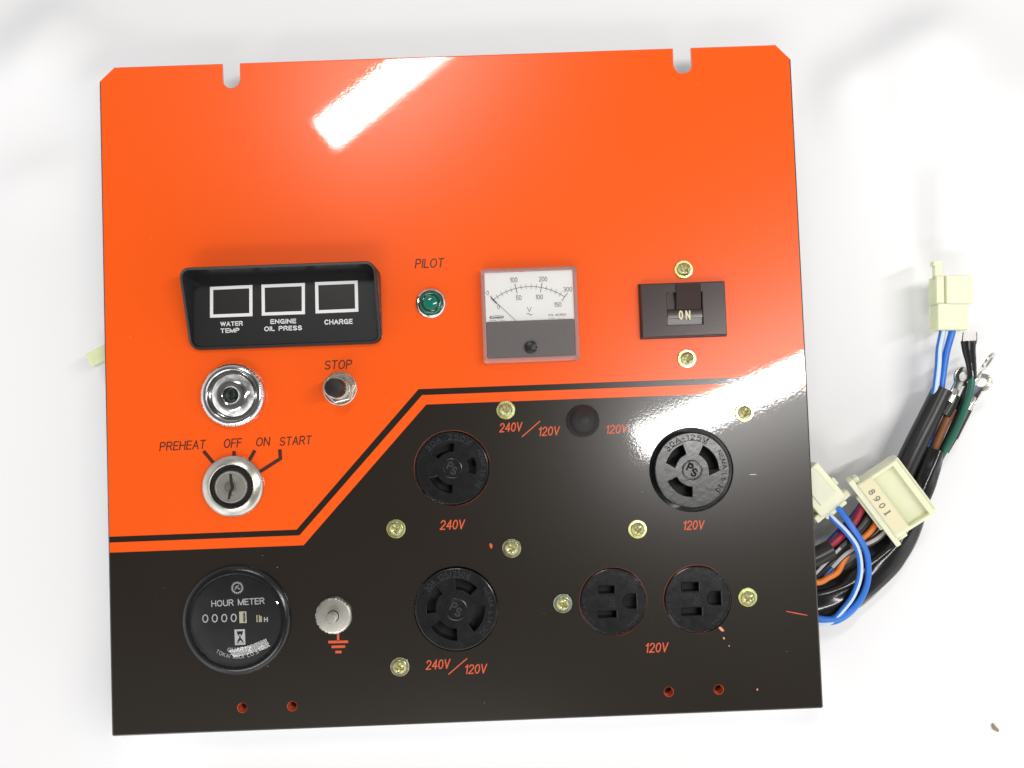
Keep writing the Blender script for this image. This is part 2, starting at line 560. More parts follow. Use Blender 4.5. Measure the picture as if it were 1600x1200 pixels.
# upright sans-serif capitals and figures drawn as strokes (unit height), as engraved and screen printed lettering is
def _arc(cx, cy, rx, ry, a0, a1, n=14):
    return [(cx + rx * math.cos(rad(a0 + (a1 - a0) * i / n)), cy + ry * math.sin(rad(a0 + (a1 - a0) * i / n))) for i in range(n + 1)]
STROKES = {
    'A': (.64, [[(0, 0), (.32, 1), (.64, 0)], [(.11, .34), (.53, .34)]]),
    'C': (.60, [_arc(.32, .5, .32, .5, 42, 318, 22)]),
    'D': (.60, [[(0, .5), (0, 1), (.27, 1)] + _arc(.27, .5, .33, .5, 90, -90) + [(0, 0), (0, .5)]]),
    'E': (.50, [[(.50, 1), (0, 1), (0, 0), (.52, 0)], [(0, .52), (.46, .52)]]),
    'F': (.48, [[(.48, 1), (0, 1), (0, 0)], [(0, .51), (.43, .51)]]),
    'G': (.64, [_arc(.33, .5, .33, .5, 44, 338, 22) + [(.64, .46), (.36, .46)], [(.64, .46), (.64, 0)]]),
    'H': (.60, [[(0, 0), (0, 1)], [(.60, 0), (.60, 1)], [(0, .52), (.60, .52)]]),
    'I': (.0, [[(0, 0), (0, 1)]]),
    'J': (.42, [[(.42, 1), (.42, .24)] + _arc(.21, .24, .21, .24, 0, -175)]),
    'K': (.58, [[(0, 0), (0, 1)], [(.56, 1), (0, .40)], [(.20, .62), (.60, 0)]]),
    'L': (.46, [[(0, 1), (0, 0), (.46, 0)]]),
    'M': (.74, [[(0, 0), (0, 1), (.37, 0), (.74, 1), (.74, 0)]]),
    'N': (.60, [[(0, 0), (0, 1), (.60, 0), (.60, 1)]]),
    'O': (.68, [_arc(.34, .5, .34, .5, 90, 450, 32)]),
    'P': (.56, [[(0, 0), (0, 1), (.30, 1)] + _arc(.30, .74, .26, .26, 90, -90) + [(0, .48)]]),
    'Q': (.68, [_arc(.34, .5, .34, .5, 90, 450, 32), [(.42, .24), (.70, -.06)]]),
    'R': (.60, [[(0, 0), (0, 1), (.32, 1)] + _arc(.32, .75, .26, .25, 90, -90) + [(0, .50)], [(.32, .50), (.60, 0)]]),
    'S': (.58, [_arc(.29, .745, .27, .255, 28, 270, 16) + _arc(.29, .245, .29, .245, 90, -152, 16)]),
    'T': (.56, [[(0, 1), (.56, 1)], [(.28, 1), (.28, 0)]]),
    'U': (.60, [[(0, 1), (0, .30)] + _arc(.30, .30, .30, .30, 180, 360) + [(.60, 1)]]),
    'V': (.60, [[(0, 1), (.30, 0), (.60, 1)]]),
    'W': (.92, [[(0, 1), (.23, 0), (.46, 1), (.69, 0), (.92, 1)]]),
    'X': (.58, [[(0, 0), (.58, 1)], [(0, 1), (.58, 0)]]),
    'Z': (.54, [[(0, 1), (.54, 1), (0, 0), (.56, 0)]]),
    '0': (.52, [_arc(.26, .5, .26, .5, 90, 450, 28)]),
    '1': (.24, [[(0, .78), (.10, .82), (.22, 1), (.22, 0)]]),
    '2': (.52, [_arc(.26, .72, .25, .28, 170, -28, 16) + [(.0, .0), (.54, 0)]]),
    '3': (.52, [_arc(.25, .755, .23, .245, 155, -90, 16), _arc(.25, .255, .27, .255, 90, -158, 16), [(.18, .51), (.26, .51)]]),
    '4': (.56, [[(.42, 0), (.42, 1), (0, .30), (.58, .30)]]),
    '5': (.52, [[(.48, 1), (.10, 1), (.04, .50)] + _arc(.26, .32, .27, .32, 128, -155, 16)]),
    '6': (.52, [_arc(.26, .31, .26, .31, 90, 450, 24), _arc(.42, .40, .42, .60, 178, 88, 10)]),
    '8': (.52, [_arc(.26, .76, .22, .24, 90, 450, 22), _arc(.26, .27, .27, .27, 90, 450, 24)]),
    '9': (.52, [_arc(.26, .69, .26, .31, 90, 450, 24), _arc(.10, .60, .42, .60, -2, -92, 10)]),
    '-': (.30, [[(0, .45), (.30, .45)]]),
    '/': (.40, [[(0, -.05), (.40, 1.05)]]),
    '.': (.0, [[(-.01, 0), (-.01, .10)]]),
    ',': (.06, [[(.06, .10), (0, -.12)]]),
    ' ': (.30, []),
}
def split_sharp(lines):
    out = []
    for ln in lines:
        cur = [ln[0]]
        for i in range(1, len(ln)):
            cur.append(ln[i])
            if i < len(ln) - 1:
                e1 = Vector(ln[i]) - Vector(ln[i - 1]); e2 = Vector(ln[i + 1]) - Vector(ln[i])
                if e1.length and e2.length and e1.normalized().dot(e2.normalized()) < 0.25:
                    out.append(cur); cur = [ln[i]]
        out.append(cur)
    return out
def letter(mb, s, bl, br, h, z=0.1, weight=0.13, slant=0.0, mi=0, gap=0.24):
    """set capitals s with the baseline from bl to br (mm), h mm tall; weight is the stroke over the height"""
    wd = weight * h
    h2 = h - wd
    pos, x = [], 0.0
    for ch in s:
        pos.append(x)
        x += STROKES[ch][0] + gap
    total = x - gap
    bl, br = Vector(bl), Vector(br)
    d = br - bl; L = d.length; d = d / L; u = Vector((-d.y, d.x))
    sx = (L - wd) / total if total > 0 else 1.0
    k = 0
    for ch, x0 in zip(s, pos):
        for ln in split_sharp(STROKES[ch][1]):
            q = []
            for (a, b) in ln:
                X, Y = wd / 2 + (x0 + a) * sx, wd / 2 + b * h2
                q.append(bl + d * (X + (Y - h * 0.0) * slant) + u * Y)
            closed = (q[0] - q[-1]).length < 1e-6
            if closed:
                q = q[:-1]
            else:                                   # square off the open ends
                q[0] = q[0] + (q[0] - q[1]).normalized() * (wd * 0.45)
                q[-1] = q[-1] + (q[-1] - q[-2]).normalized() * (wd * 0.45)
            polyline(mb, q, wd, z + 0.003 * (k % 3), mi, closed)
            k += 1

def arc_letter(mb, s, cx, cy, r, d0, d1, h, z=0.1, weight=0.14, mi=0, gap=0.30, inward=False):
    """letters one by one along an arc from angle d0 to d1 (degrees); inward=True reads along the bottom"""
    tot = sum(STROKES[c][0] + gap for c in s) - gap
    x = 0.0
    for ch in s:
        w_ = STROKES[ch][0]
        t = rad(d0 + (d1 - d0) * (x + w_ / 2) / tot)
        sc_ = abs(rad(d1 - d0)) * r / tot
        x += w_ + gap
        if ch == ' ':
            continue
        up = Vector((math.cos(t), math.sin(t)))
        c = Vector((cx, cy)) + up * r
        if inward:
            up = -up
        dx = Vector((up.y, -up.x))
        base = c - up * (h / 2)
        sub = MB()
        wd = weight * h
        for j, ln in enumerate(split_sharp(STROKES[ch][1])):
            q = [base + dx * ((a - w_ / 2) * sc_) + up * (b * h) for a, b in ln]
            closed = (q[0] - q[-1]).length < 1e-6
            polyline(sub, q[:-1] if closed else q, wd, z + 0.003 * (j % 3), mi, closed)
        mb.add(sub.v, sub.f, mi)

def script_word(mb, s, bl, br, h, z, weight=0.0, slant=0.0):
    v, f = glyphs(s, weight)
    x0, x1 = min(p[0] for p in v), max(p[0] for p in v); cap = max(p[1] for p in v)
    bl, br = Vector(bl), Vector(br)
    d = br - bl; L = d.length; d = d / L; u = Vector((-d.y, d.x))
    q = [bl + d * ((p[0] - x0) / (x1 - x0) * L + p[1] / cap * h * slant) + u * (p[1] / cap * h) for p in v]
    mb.add([(p.x, p.y, z) for p in q], f)

def empty(name, label, cat, loc=(0, 0, 0), group=None):
    o = bpy.data.objects.new(name, None)
    o.empty_display_size = 0.02
    COL.objects.link(o)
    o.location = Vector(loc) * 0.001
    o['label'] = label
    o['category'] = cat
    if group:
        o['group'] = group
    return o

# ------------------------------------------------------------------ setting: the white sheet
SHEET = -30.0        # mm, level of the sheet below the panel face
def smooth(a, b, x):
    t = min(1, max(0, (x - a) / (b - a)))
    return t * t * (3 - 2 * t)

def ridge(p, a, b, h, w1, w2):
    """soft crease from a to b: steep on one side (w1), gentle on the other (w2)"""
    d = b - a; L = d.length; d = d / L
    q = p - a; s = q.dot(d); n = q.x * -d.y + q.y * d.x
    f = smooth(-25, 15, s) * (1 - smooth(L - 25, L + 30, s))
    return 2.2 * f * h * math.exp(-(n / (w1 if n > 0 else w2)) ** 2)

RIDGES = [(P(1405, 180, SHEET), P(1430, 325, SHEET), 2.0, 6.0, 42.0),
          (P(1395, 178, SHEET), P(1720, 225, SHEET), 8.0, 45.0, 11.0),
          (P(1300, 150, SHEET), P(1480, 40, SHEET), 6.0, 16.0, 24.0),
          (P(60, 20, SHEET), P(185, 95, SHEET), 4.5, 16.0, 40.0),
          (P(-50, 130, SHEET), P(120, 70, SHEET), 3.5, 30.0, 25.0),
          (P(30, 290, SHEET), P(150, 255, SHEET), 2.0, 14.0, 20.0),
          (P(1290, 700, SHEET), P(1420, 640, SHEET), 1.8, 16.0, 16.0)]
FACET = [P(1407, 186, SHEET), P(1421, 312, SHEET), P(1600, 212, SHEET), P(1600, 372, SHEET)]
def sheet_z(x, y):
    p = Vector((x, y))
    z = SHEET
    for a, b, h, w1, w2 in RIDGES:
        z += ridge(p, a, b, h, w1, w2)
    z += 0.9 * math.sin(x * 0.021 + 1.3 * math.sin(y * 0.013)) * math.sin(y * 0.017 + 0.6)
    for q, wq in ((abs(y + 163), 26), (abs(x + 176), 24), (abs(y - 166), 26)):     # invented humps under three panel edges, to narrow its shadow
        if abs(x) < 260 and abs(y) < 260:
            z += 12.0 * math.exp(-(q / wq) ** 2) * smooth(0, 60, 205 - x) * smooth(0, 50, 215 - abs(y)) * smooth(0, 50, 225 - abs(x))
    # one flattened facet of the sheet, upper right
    fa, fb, fc, fd = FACET
    def side(p0, p1):
        d = (p1 - p0).normalized()
        return (p - p0).x * -d.y + (p - p0).y * d.x
    d1, d2, d3 = side(fb, fa) * -1, side(fa, fc) * -1, side(fb, fd)
    t = smooth(0, 5, d1) * smooth(0, 9, d2) * smooth(-6, 16, d3)
    z += smooth(0, 14, d1) * smooth(-4, 6, d2) * 0.32 * max(0, min(d2, 34)) * (1 - smooth(44, 95, d2)) * (1 - 0.6 * smooth(40, 140, d1))
    z -= 62.0 * smooth(135, 430, y)        # invented slope at the far side, so the sheet darkens there
    return z

mb = MB()
N = 320
def warp(u, c, s):
    return c + s * (0.55 * u + 0.45 * u ** 5)
xs = [warp(-1 + 2 * i / N, 0, 1200) for i in range(N + 1)]
ys = [warp(-1 + 2 * i / N, 0, 1100) for i in range(N + 1)]
vv = [(x, y, sheet_z(x, y)) for y in ys for x in xs]
ff = [[j * (N + 1) + i, j * (N + 1) + i + 1, (j + 1) * (N + 1) + i + 1, (j + 1) * (N + 1) + i] for j in range(N) for i in range(N)]
mb.add(vv, ff)
M['sheet'] = mat('white_sheet', (0.83, 0.832, 0.838), 0.75, var=0.012, vscale=9, bump=0.03, bscale=500)
sheet = mb.build('backdrop_sheet', M['sheet'], smooth=80, weld=False)
sheet['kind'] = 'structure'
sheet['label'] = 'creased white sheet under and behind the panel'

# ------------------------------------------------------------------ the control panel
panel = empty('control_panel', 'orange and black sheet metal generator control panel with meters, key switch and outlets', 'control panel')

HW, HH = 180.0, 171.3
c_tl1 = P(155, 127); c_tl2 = P(178, 105); c_tr1 = P(1212, 69); c_tr2 = P(1237, 92)
def notch(pl, pr, pb):
    xl, xr = pl.x, pr.x
    r = (xr - xl) / 2; cx = (xl + xr) / 2; yb = pb.y + r
    return [Vector((cx - r * math.cos(math.pi * i / 12), yb - r * math.sin(math.pi * i / 12))) for i in range(13)], xl, xr
n1, n1l, n1r = notch(P(346.6, 96), P(373.4, 95), P(360.5, 136.5))
n2, n2l, n2r = notch(P(1052, 73), P(1079.6, 72), P(1066, 113.5))
outline = [Vector((-HW + 0.8, -HH)), Vector((HW - 0.8, -HH)), Vector((HW, -HH + 0.8)), Vector((HW, c_tr2.y)), Vector((c_tr1.x, HH)),
           Vector((n2r, HH))] + list(reversed(n2)) + [Vector((n2l, HH)), Vector((n1r, HH))] + list(reversed(n1)) + \
          [Vector((n1l, HH)), Vector((c_tl2.x, HH)), Vector((-HW, c_tl1.y)), Vector((-HW, -HH + 0.8))]

def colour_line(pts):
    q = [P(*p) for p in pts]
    yl, yr = (q[0].y), (q[-1].y)
    q[0] = Vector((-HW - 3, q[1].y)); q[-1] = Vector((HW + 3, q[2].y))
    return q
L1 = colour_line([(165, 839), (463.5, 827.5), (654, 608), (1262, 587)])
L2 = colour_line([(165, 849), (468, 836.5), (659.5, 617.4), (1262, 595)])
L3 = colour_line([(165, 864), (474.3, 852), (666, 632), (1262, 611)])
def yline(L, x):
    for a, b in zip(L, L[1:]):
        if a.x <= x <= b.x:
            return a.y + (b.y - a.y) * (x - a.x) / (b.x - a.x)
    return L[0].y if x < L[0].x else L[-1].y
def zone(x, y):
    if y > yline(L1, x): return 0
    if y > yline(L2, x): return 1
    if y > yline(L3, x): return 0
    return 1

# outlets: centre (photo), radius in mm, kind
LOCK = {'locking240': ((706.5, 731.8), 59.0), 'locking120': ((1080.2, 734), 65.2), 'locking_both': ((713, 951.3), 65.0)}
DUP = [((958.2, 940), 52.3), ((1090.3, 936.6), 52.6)]
S = 0.328
holes = []
for (cpx, rpx) in list(LOCK.values()) + DUP:
    c = P(*cpx)
    holes.append(circle(c.x, c.y, rpx * S, 72))
DRILL = [(378.5, 1106), (456.5, 1103.5), (1045, 1081), (1123, 1077.5)]
for d in DRILL:
    c = P(*d)
    holes.append(circle(c.x, c.y, 2.35, 20))
METER = P(370.5, 968)
mb = MB()
slab(mb, outline, 0.0, -2.3, holes, ch=0.9, hole_ch=0.22, zone=zone, lines=[L1, L2, L3], wall=0, hole_mi=[2, 1, 1, 2, 2, 3, 3, 3, 3], bottom=4)
# rim and walls take the colour of the field they border
for i, f in enumerate(mb.f):
    if mb.m[i] == 0 and len(f) == 4:
        c = sum((Vector(mb.v[k][:2]) for k in f), Vector((0, 0))) / 4
        mb.m[i] = zone(c.x, c.y)
        if mb.m[i] == 0 and max(mb.v[k][1] for k in f) > yline(L3, c.x) and min(mb.v[k][1] for k in f) < yline(L1, c.x):
            mb.m[i] = 1 if abs(c.x) > 179 and c.y < 0 else 0
# the side rims run past the stripe in one face: split them there
faceplate = mb.build('faceplate', [M['orange'], M['black'], M['orange_edge'], M['orange_hole'], M['primer']], panel, smooth=25)

for d in DRILL:  # invented nut shape, put behind each drill hole to darken it
    c = P(*d)
    mb = MB()
    lathe(mb, [(3.6, -2.32), (2.15, -2.33), (2.15, -3.0), (1.9, -3.4), (2.15, -3.8), (1.9, -4.2), (2.15, -4.6), (1.9, -5.2), (1.9, -6.4), (0.001, -6.5)], 24,
          mis=[0, 0, 0, 0, 0, 0, 0, 0, 1])
    mb.build('dark_backing', [M['orange_hole'], M['deep']], faceplate, loc=(c.x, c.y, 0), smooth=25)

def inscription(items, material, label=None, z=0.06):
    mb = MB()
    for it in items:
        if it[0] == 'text':
            _, s, bl, br, h, sl = it[:6]
            wt = it[6] if len(it) > 6 else 0.125
            letter(mb, s, P(*bl), P(*br), h * S, z, weight=wt, slant=sl)
        elif it[0] == 'line':
            polyline(mb, [P(*q) for q in it[1]], it[2] * S, z)
    o = mb.build('lettering', material, faceplate, smooth=0, weld=False)
    if label: o['label'] = label
    return o

SL = 0.16
inscription([('text', 'PILOT', (648, 419.4), (692.5, 417.8), 14.8, SL)], M['dark_ink'], 'dark printed word PILOT')
inscription([('text', 'STOP', (506.4, 577.8), (549, 576.2), 14.4, SL)], M['dark_ink'], 'dark printed word STOP')
inscription([('text', 'PREHEAT', (248.8, 705), (320.5, 701.3), 14, SL)], M['dark_ink'], 'dark printed word PREHEAT')
inscription([('text', 'OFF', (349, 700.4), (377, 698.9), 14.3, SL)], M['dark_ink'], 'dark printed word OFF')
inscription([('text', 'ON', (399.3, 697.8), (421, 696.8), 14, SL)], M['dark_ink'], 'dark printed word ON')
inscription([('text', 'START', (436.3, 696.9), (486, 694.2), 13.8, SL)], M['dark_ink'], 'dark printed word START')
inscription([('line', [(318, 704.7), (340, 731)], 5.6)], M['dark_ink'])
inscription([('line', [(365.8, 704.7), (365.8, 720)], 5.6)], M['dark_ink'])
inscription([('line', [(398.3, 703.6), (388, 722)], 5.6)], M['dark_ink'])
inscription([('line', [(437.2, 702), (438.2, 716.5), (400, 741)], 5.6)], M['dark_ink'])
inscription([('text', '240V', (780, 675.8), (815, 673.8), 14.5, SL), ('line', [(815.6, 682.6), (843.8, 658)], 1.7),
             ('text', '120V', (840.5, 681.6), (873.5, 680.2), 14.5, SL)], M['orange_ink'], 'orange printed 240V/120V beside the rubber boot')
inscription([('text', '120V', (946, 678.2), (979.5, 676.8), 14, SL)], M['orange_ink'], 'orange printed 120V beside the rubber boot')
inscription([('text', '120V', (1066.5, 828.3), (1099.5, 827.2), 14.6, SL)], M['orange_ink'])
inscription([('text', '240V', (687, 828), (725, 826.8), 15, SL)], M['orange_ink'])
inscription([('text', '240V', (665, 1046.8), (702.4, 1044.6), 14.8, SL), ('line', [(700.6, 1053.8), (729.9, 1028.6)], 1.7),
             ('text', '120V', (725.5, 1053.4), (759.6, 1052), 14.6, SL)], M['orange_ink'])
inscription([('text', '120V', (1007.5, 1020.2), (1043, 1018.8), 15, SL)], M['orange_ink'])
inscription([('line', [(528.3, 985), (528.4, 1002)], 3.6), ('line', [(513, 1003.2), (544, 1002.6)], 4),
             ('line', [(518, 1010.7), (539.3, 1010.2)], 4), ('line', [(524, 1018.8), (533.7, 1018.5)], 4)], M['orange_ink'], 'orange earth symbol')
def chip(pts, z=0.05, m='chip'):
    mb = MB()
    q = [P(*p) for p in pts]
    mb.add([(p.x, p.y, z) for p in q], [list(range(len(q)))])
    return mb.build('paint_chip', M[m], faceplate, smooth=0, weld=False)
chip([(766, 848.5), (769.3, 850.5), (769.6, 855), (767.6, 857.6), (765, 854), (764.8, 850)], m='orange_ink')
chip([(1228, 954.4), (1246, 957.6), (1262, 961), (1261.5, 962), (1245, 959.3), (1229, 955.8)], m='orange_ink')
chip([(1171, 741.2), (1181, 740.8), (1182, 741.6), (1172, 742)], m='white_ink')
chip([(1122.5, 980), (1126, 979.2), (1130.5, 983.5), (1131.5, 986.5), (1128, 986.5), (1124.5, 983.5)])
chip([(1130, 995), (1132.6, 996.6), (1132.2, 999.6), (1129.6, 998)])
chip([(1182, 1076.2), (1184.2, 1075.8), (1184.6, 1078.4), (1182.6, 1079)])
chip([(1138.3, 1008.4), (1139.8, 1008), (1140, 1010), (1138.6, 1010.3)])

mb = MB()
for i in range(70):
    x, y = rnd.uniform(-176, 176), rnd.uniform(-168, 168)
    r = rnd.choice((0.10, 0.13, 0.16, 0.22))
    a0 = rnd.uniform(0, 3)
    mb.add([(x + r * (1 + .6 * math.sin(k * 2.1 + i)) * math.cos(a0 + k * 1.05), y + r * math.sin(a0 + k * 1.05), 0.045) for k in range(6)], [list(range(6))])
M['dust'] = mat('pale_dust', (0.30, 0.27, 0.24), 0.9, var=0.3)
du = mb.build('dust', M['dust'], faceplate, smooth=0, weld=False)
du['kind'] = 'stuff'

# ------------------------------------------------------------------ warning lamp housing (hooded, recessed face)
def h_top(y, y0, y1, hb, ht):
    return hb + (ht - hb) * min(1, max(0, (y - y0) / (y1 - y0)))
wl_tl = P(275.5, 417.5, 18); wl_br = P(596.5, 537, 3); wl_tr = P(586.5, 407.5, 18); wl_bl = P(299, 546.5, 3)
X0 = (wl_tl.x + wl_bl.x) / 2; X1 = (wl_tr.x + wl_br.x) / 2
Y1 = (wl_tl.y + wl_tr.y) / 2; Y0 = (wl_bl.y + wl_br.y) / 2
cxw, cyw = (X0 + X1) / 2, (Y0 + Y1) / 2
wx0, wx1, wy0, wy1 = X0 - cxw, X1 - cxw, Y0 - cyw, Y1 - cyw
rim = lambda x, y: h_top(y, wy0, wy1, 3.2, 17.5)
FACE = 3.0
face_z = lambda x, y: FACE - 1.2 * h_top(y, wy0, wy1, 0, 1)
mb = MB()
outer = ccw(rrect(wx0, wy0, wx1, wy1, 5.0, 6))
ri = inset(outer, 1.3)
e1 = inset(outer, 0.35)
# outer wall, rounded rim, sloping inner wall, recessed face
strip(mb, z3(outer, 0.0), [(p.x, p.y, rim(p.x, p.y) - 0.5) for p in outer], 0)
strip(mb, [(p.x, p.y, rim(p.x, p.y) - 0.5) for p in outer], z3(e1, rim), 0)
strip(mb, z3(e1, rim), z3(ri, lambda x, y: rim(x, y) - 0.1), 0)
fl = [Vector((p.x * 0.985, p.y * 0.955 - 0.5)) for p in ri]
strip(mb, z3(ri, lambda x, y: rim(x, y) - 0.1), [(p.x, p.y, min(face_z(p.x, p.y), rim(q.x, q.y) - 0.3)) for p, q in zip(fl, ri)], 0)
mb.add([(p.x, p.y, min(face_z(p.x, p.y), rim(q.x, q.y) - 0.3)) for p, q in zip(fl, ri)], [list(range(len(fl)))], 0)
wl = mb.build('warning_lamp_housing', M['soft_black'], panel, loc=(cxw, cyw, 0.0), smooth=40)
wl['label'] = 'hooded black warning lamp housing with three white framed windows'
WH = FACE - 0.3
def PL(px, py, c, h):
    q = P(px, py, h)
    return Vector((q.x - c[0], q.y - c[1]))
wc = (cxw, cyw)
for quad in ([(327.5, 448), (393.9, 445), (394.5, 494), (328, 496.5)], [(408, 444.5), (476, 441.8), (476.5, 490.8), (409, 493.2)],
             [(491.8, 440.6), (558.6, 438), (560, 487), (493, 489.8)]):
    q = ccw([PL(*p, wc, WH) for p in quad])
    mb = MB()
    qi = inset(q, 5.0 * S)
    strip(mb, z3(q, lambda x, y: face_z(x, y) + 0.12), z3(qi, lambda x, y: face_z(x, y) + 0.12), 0)
    o = mb.build('lamp_window', [M['white_ink'], M['window_black']], wl, smooth=0)
    mb.add(z3(qi, lambda x, y: face_z(x, y) + 0.07), [[0, 1, 2, 3]], 1)
    bpy.data.objects.remove(o)
    mb.build('lamp_window', [M['white_ink'], M['window_black']], wl, smooth=0)
for lines in ([('WATER', (344.4, 510), (379.5, 508.8), 7.2), ('TEMP', (344.8, 520.5), (374.3, 519.4), 7.2)],
              [('ENGINE', (422.5, 506.3), (462.8, 505.2), 7.4), ('OIL PRESS', (413, 517.6), (472, 515.8), 7.4)],
              [('CHARGE', (507, 507.4), (551, 506), 7.9)]):
    mb = MB()
    for s, bl, br, h in lines:
        letter(mb, s, PL(*bl, wc, WH), PL(*br, wc, WH), h * S, 0.0, weight=0.19, gap=0.27)
    mb.v = [(x, y, face_z(x, y) + 0.12) for x, y, z in mb.v]
    mb.build('lettering', M['white_ink'], wl, smooth=0, weld=False)

# ------------------------------------------------------------------ pilot lamp
c = P(673.5, 474.3)
mb = MB()
lathe(mb, [(7.7, 0), (7.7, 1.2), (7.4, 1.7), (6.7, 2.1), (6.35, 2.0), (6.2, 1.0)], 64)
pl = mb.build('pilot_lamp', M['chrome'], panel, loc=(c.x, c.y, 0))
pl['label'] = 'round green pilot lamp in a chrome ring'
mb = MB()
lathe(mb, [(6.2, 0.9), (6.2, 2.2), (5.8, 3.0), (5.0, 3.6), (4.3, 3.7), (3.75, 3.5)], 64)
mb.build('lens', M['green_lens'], pl)
mb = MB()
lathe(mb, [(3.8, 3.4), (3.7, 4.6), (3.3, 5.2), (2.4, 5.5), (1.2, 5.7), (0.001, 5.75)], 48)
mb.build('lens_tip', M['green_core'], pl)

# ------------------------------------------------------------------ voltmeter
VH = 6.5
v_tl = P(751, 420.5, VH); v_tr = P(901, 415, VH); v_br = P(906, 562.5, VH); v_bl = P(755, 568, VH)
vx0 = (v_tl.x + v_bl.x) / 2; vx1 = (v_tr.x + v_br.x) / 2; vy1 = (v_tl.y + v_tr.y) / 2; vy0 = (v_bl.y + v_br.y) / 2
vc = ((vx0 + vx1) / 2, (vy0 + vy1) / 2)
hw, hh = (vx1 - vx0) / 2, (vy1 - vy0) / 2
DH = 4.6
def VZ(zx, zy, h=DH):          # point of the dial, measured on the enlargement of the photograph
    return PL(750 + zx / 7.5, 410 + zy / 7.5, vc, h)
mb = MB()
fo = ccw(rrect(-hw, -hh, hw, hh, 1.6, 5))
fi = ccw(rrect(-hw + 1.9, -hh + 2.5, hw - 1.9, hh - 1.7, 0.7, 5))
slab(mb, fo, VH, 0.0, [fi], ch=0.7, hole_ch=0.3, hole_zb=0.3)
vm = mb.build('voltmeter', M['clear_edge'], panel, loc=(vc[0], vc[1], 0), smooth=30)
vm['label'] = 'square clear framed voltmeter with white dial and grey lower cover'
DI = ccw(inset(fi, 0.08))
mb = MB()
slab(mb, DI, DH - 0.15, 0.3, ch=0.0)
dial = mb.build('dial', M['dial'], vm, smooth=0)
ysplit = (VZ(65, 692).y + VZ(1110, 667).y) / 2
mb = MB()
letters = [('0', 75, 105, 380, 50), ('100', 352, 440, 235, 60), ('200', 690, 788, 224, 58), ('300', 978, 1080, 343, 56), ('50', 420, 487, 442, 58),
           ('100', 652, 738, 434, 58), ('150', 868, 954, 522, 56), ('0', 203, 232, 545, 50), ('V', 552, 605, 580, 58)]
for s, x0, x1, yb, h in letters:
    letter(mb, s, VZ(x0, yb + 0.0), VZ(x1, yb - (x1 - x0) * 0.02), h / 7.5 * S * 0.97, DH, weight=0.10, gap=0.2)
polyline(mb, [VZ(547 + 65 * i / 12, 607 - 10 * math.sin(2 * math.pi * i / 12)) for i in range(13)], 0.3, DH)
letter(mb, 'P.S. AC150V', VZ(805, 630), VZ(1012, 622), 1.05, DH, weight=0.15)
script_word(mb, 'Kuwano', VZ(112, 662), VZ(275, 654), 1.5, DH, weight=0.03, slant=0.25)
polyline(mb, [VZ(150, 628), VZ(190, 622), VZ(240, 622), VZ(285, 632)], 0.12, DH)
for x0, x1 in ((112, 140), (148, 190), (238, 262), (270, 290)):
    stroke(mb, VZ(x0, 680), VZ(x1, 679), 0.18, DH)
for x0, x1 in ((812, 835), (848, 875), (920, 945), (975, 985)):
    stroke(mb, VZ(x0, 656), VZ(x1, 655), 0.18, DH)
# scale arc through three measured points
pA, pB, pC = VZ(157, 437), VZ(595, 283), VZ(992, 405)
def circ3(a, b, c):
    d = 2 * (a.x * (b.y - c.y) + b.x * (c.y - a.y) + c.x * (a.y - b.y))
    ux = (a.length_squared * (b.y - c.y) + b.length_squared * (c.y - a.y) + c.length_squared * (a.y - b.y)) / d
    uy = (a.length_squared * (c.x - b.x) + b.length_squared * (a.x - c.x) + c.length_squared * (b.x - a.x)) / d
    return Vector((ux, uy))
oc = circ3(pA, pB, pC); orr = (pA - oc).length
tA = math.atan2(pA.y - oc.y, pA.x - oc.x); tC = math.atan2(pC.y - oc.y, pC.x - oc.x)
pol = lambda r, t: Vector((oc.x + r * math.cos(t), oc.y + r * math.sin(t)))
polyline(mb, [pol(orr, tA + (tC - tA) * i / 40) for i in range(41)], 0.26, DH)
for i in range(16):
    t = tA + (tC - tA) * i / 15
    big = i % 5 == 0
    # the ticks lean to the needle's own pivot, lower than the arc's centre is high
    stroke(mb, pol(orr - (2.6 if big else 1.3), t), pol(orr + (2.5 if big else 1.4), t), 0.3 if big else 0.17, DH + 0.03)
mb.build('scale', M['scale_ink'], vm, smooth=0, weld=False)
mb = MB()
stroke(mb, VZ(130, 414), VZ(440, 700), 0.16, DH + 0.5)
stroke(mb, VZ(130, 414), VZ(196, 479), 0.5, DH + 0.52)
mb.build('needle', M['soft_black'], vm, smooth=0, weld=False)
mb = MB()
low = ccw(rrect(DI[0].x - 100, 0, DI[0].x, 1, 0.2)) if False else None
dx0 = -hw + 2.0; dx1 = hw - 2.0; dy0 = -hh + 2.6
slab(mb, ccw(rrect(dx0, dy0, dx1, ysplit, 0.7, 4)), DH + 0.9, DH - 0.1, ch=0.25)
mb.build('lower_cover', M['grey_cover'], vm, smooth=25)
mb = MB()
sc_c = VZ(598, 988, DH + 3)
def zs(x, y):
    r = math.hypot(x, y)
    z = 2.0 + 0.55 * (1 - (r / 3.1) ** 2)
    if abs(y + 0.15) < 0.32 and x > 0.2: z -= 0.8
    return z
heightdisc(mb, 3.1, zs, 18, 64)
lathe(mb, [(3.1, 2.0), (3.15, 1.4), (3.15, 0.2)], 64)
mb.build('zero_screw', M['soft_black'], vm, loc=(sc_c.x, sc_c.y, DH + 0.7), smooth=30)
mb = MB()
slab(mb, inset(fi, 0.05), VH - 0.35, VH - 0.36, ch=0.0)
vp = MB(); vp.add([(p.x, p.y, VH - 0.3) for p in inset(fi, 0.05)], [list(range(len(fi)))])
vp.build('clear_window', M['clear'], vm, smooth=0, weld=False)

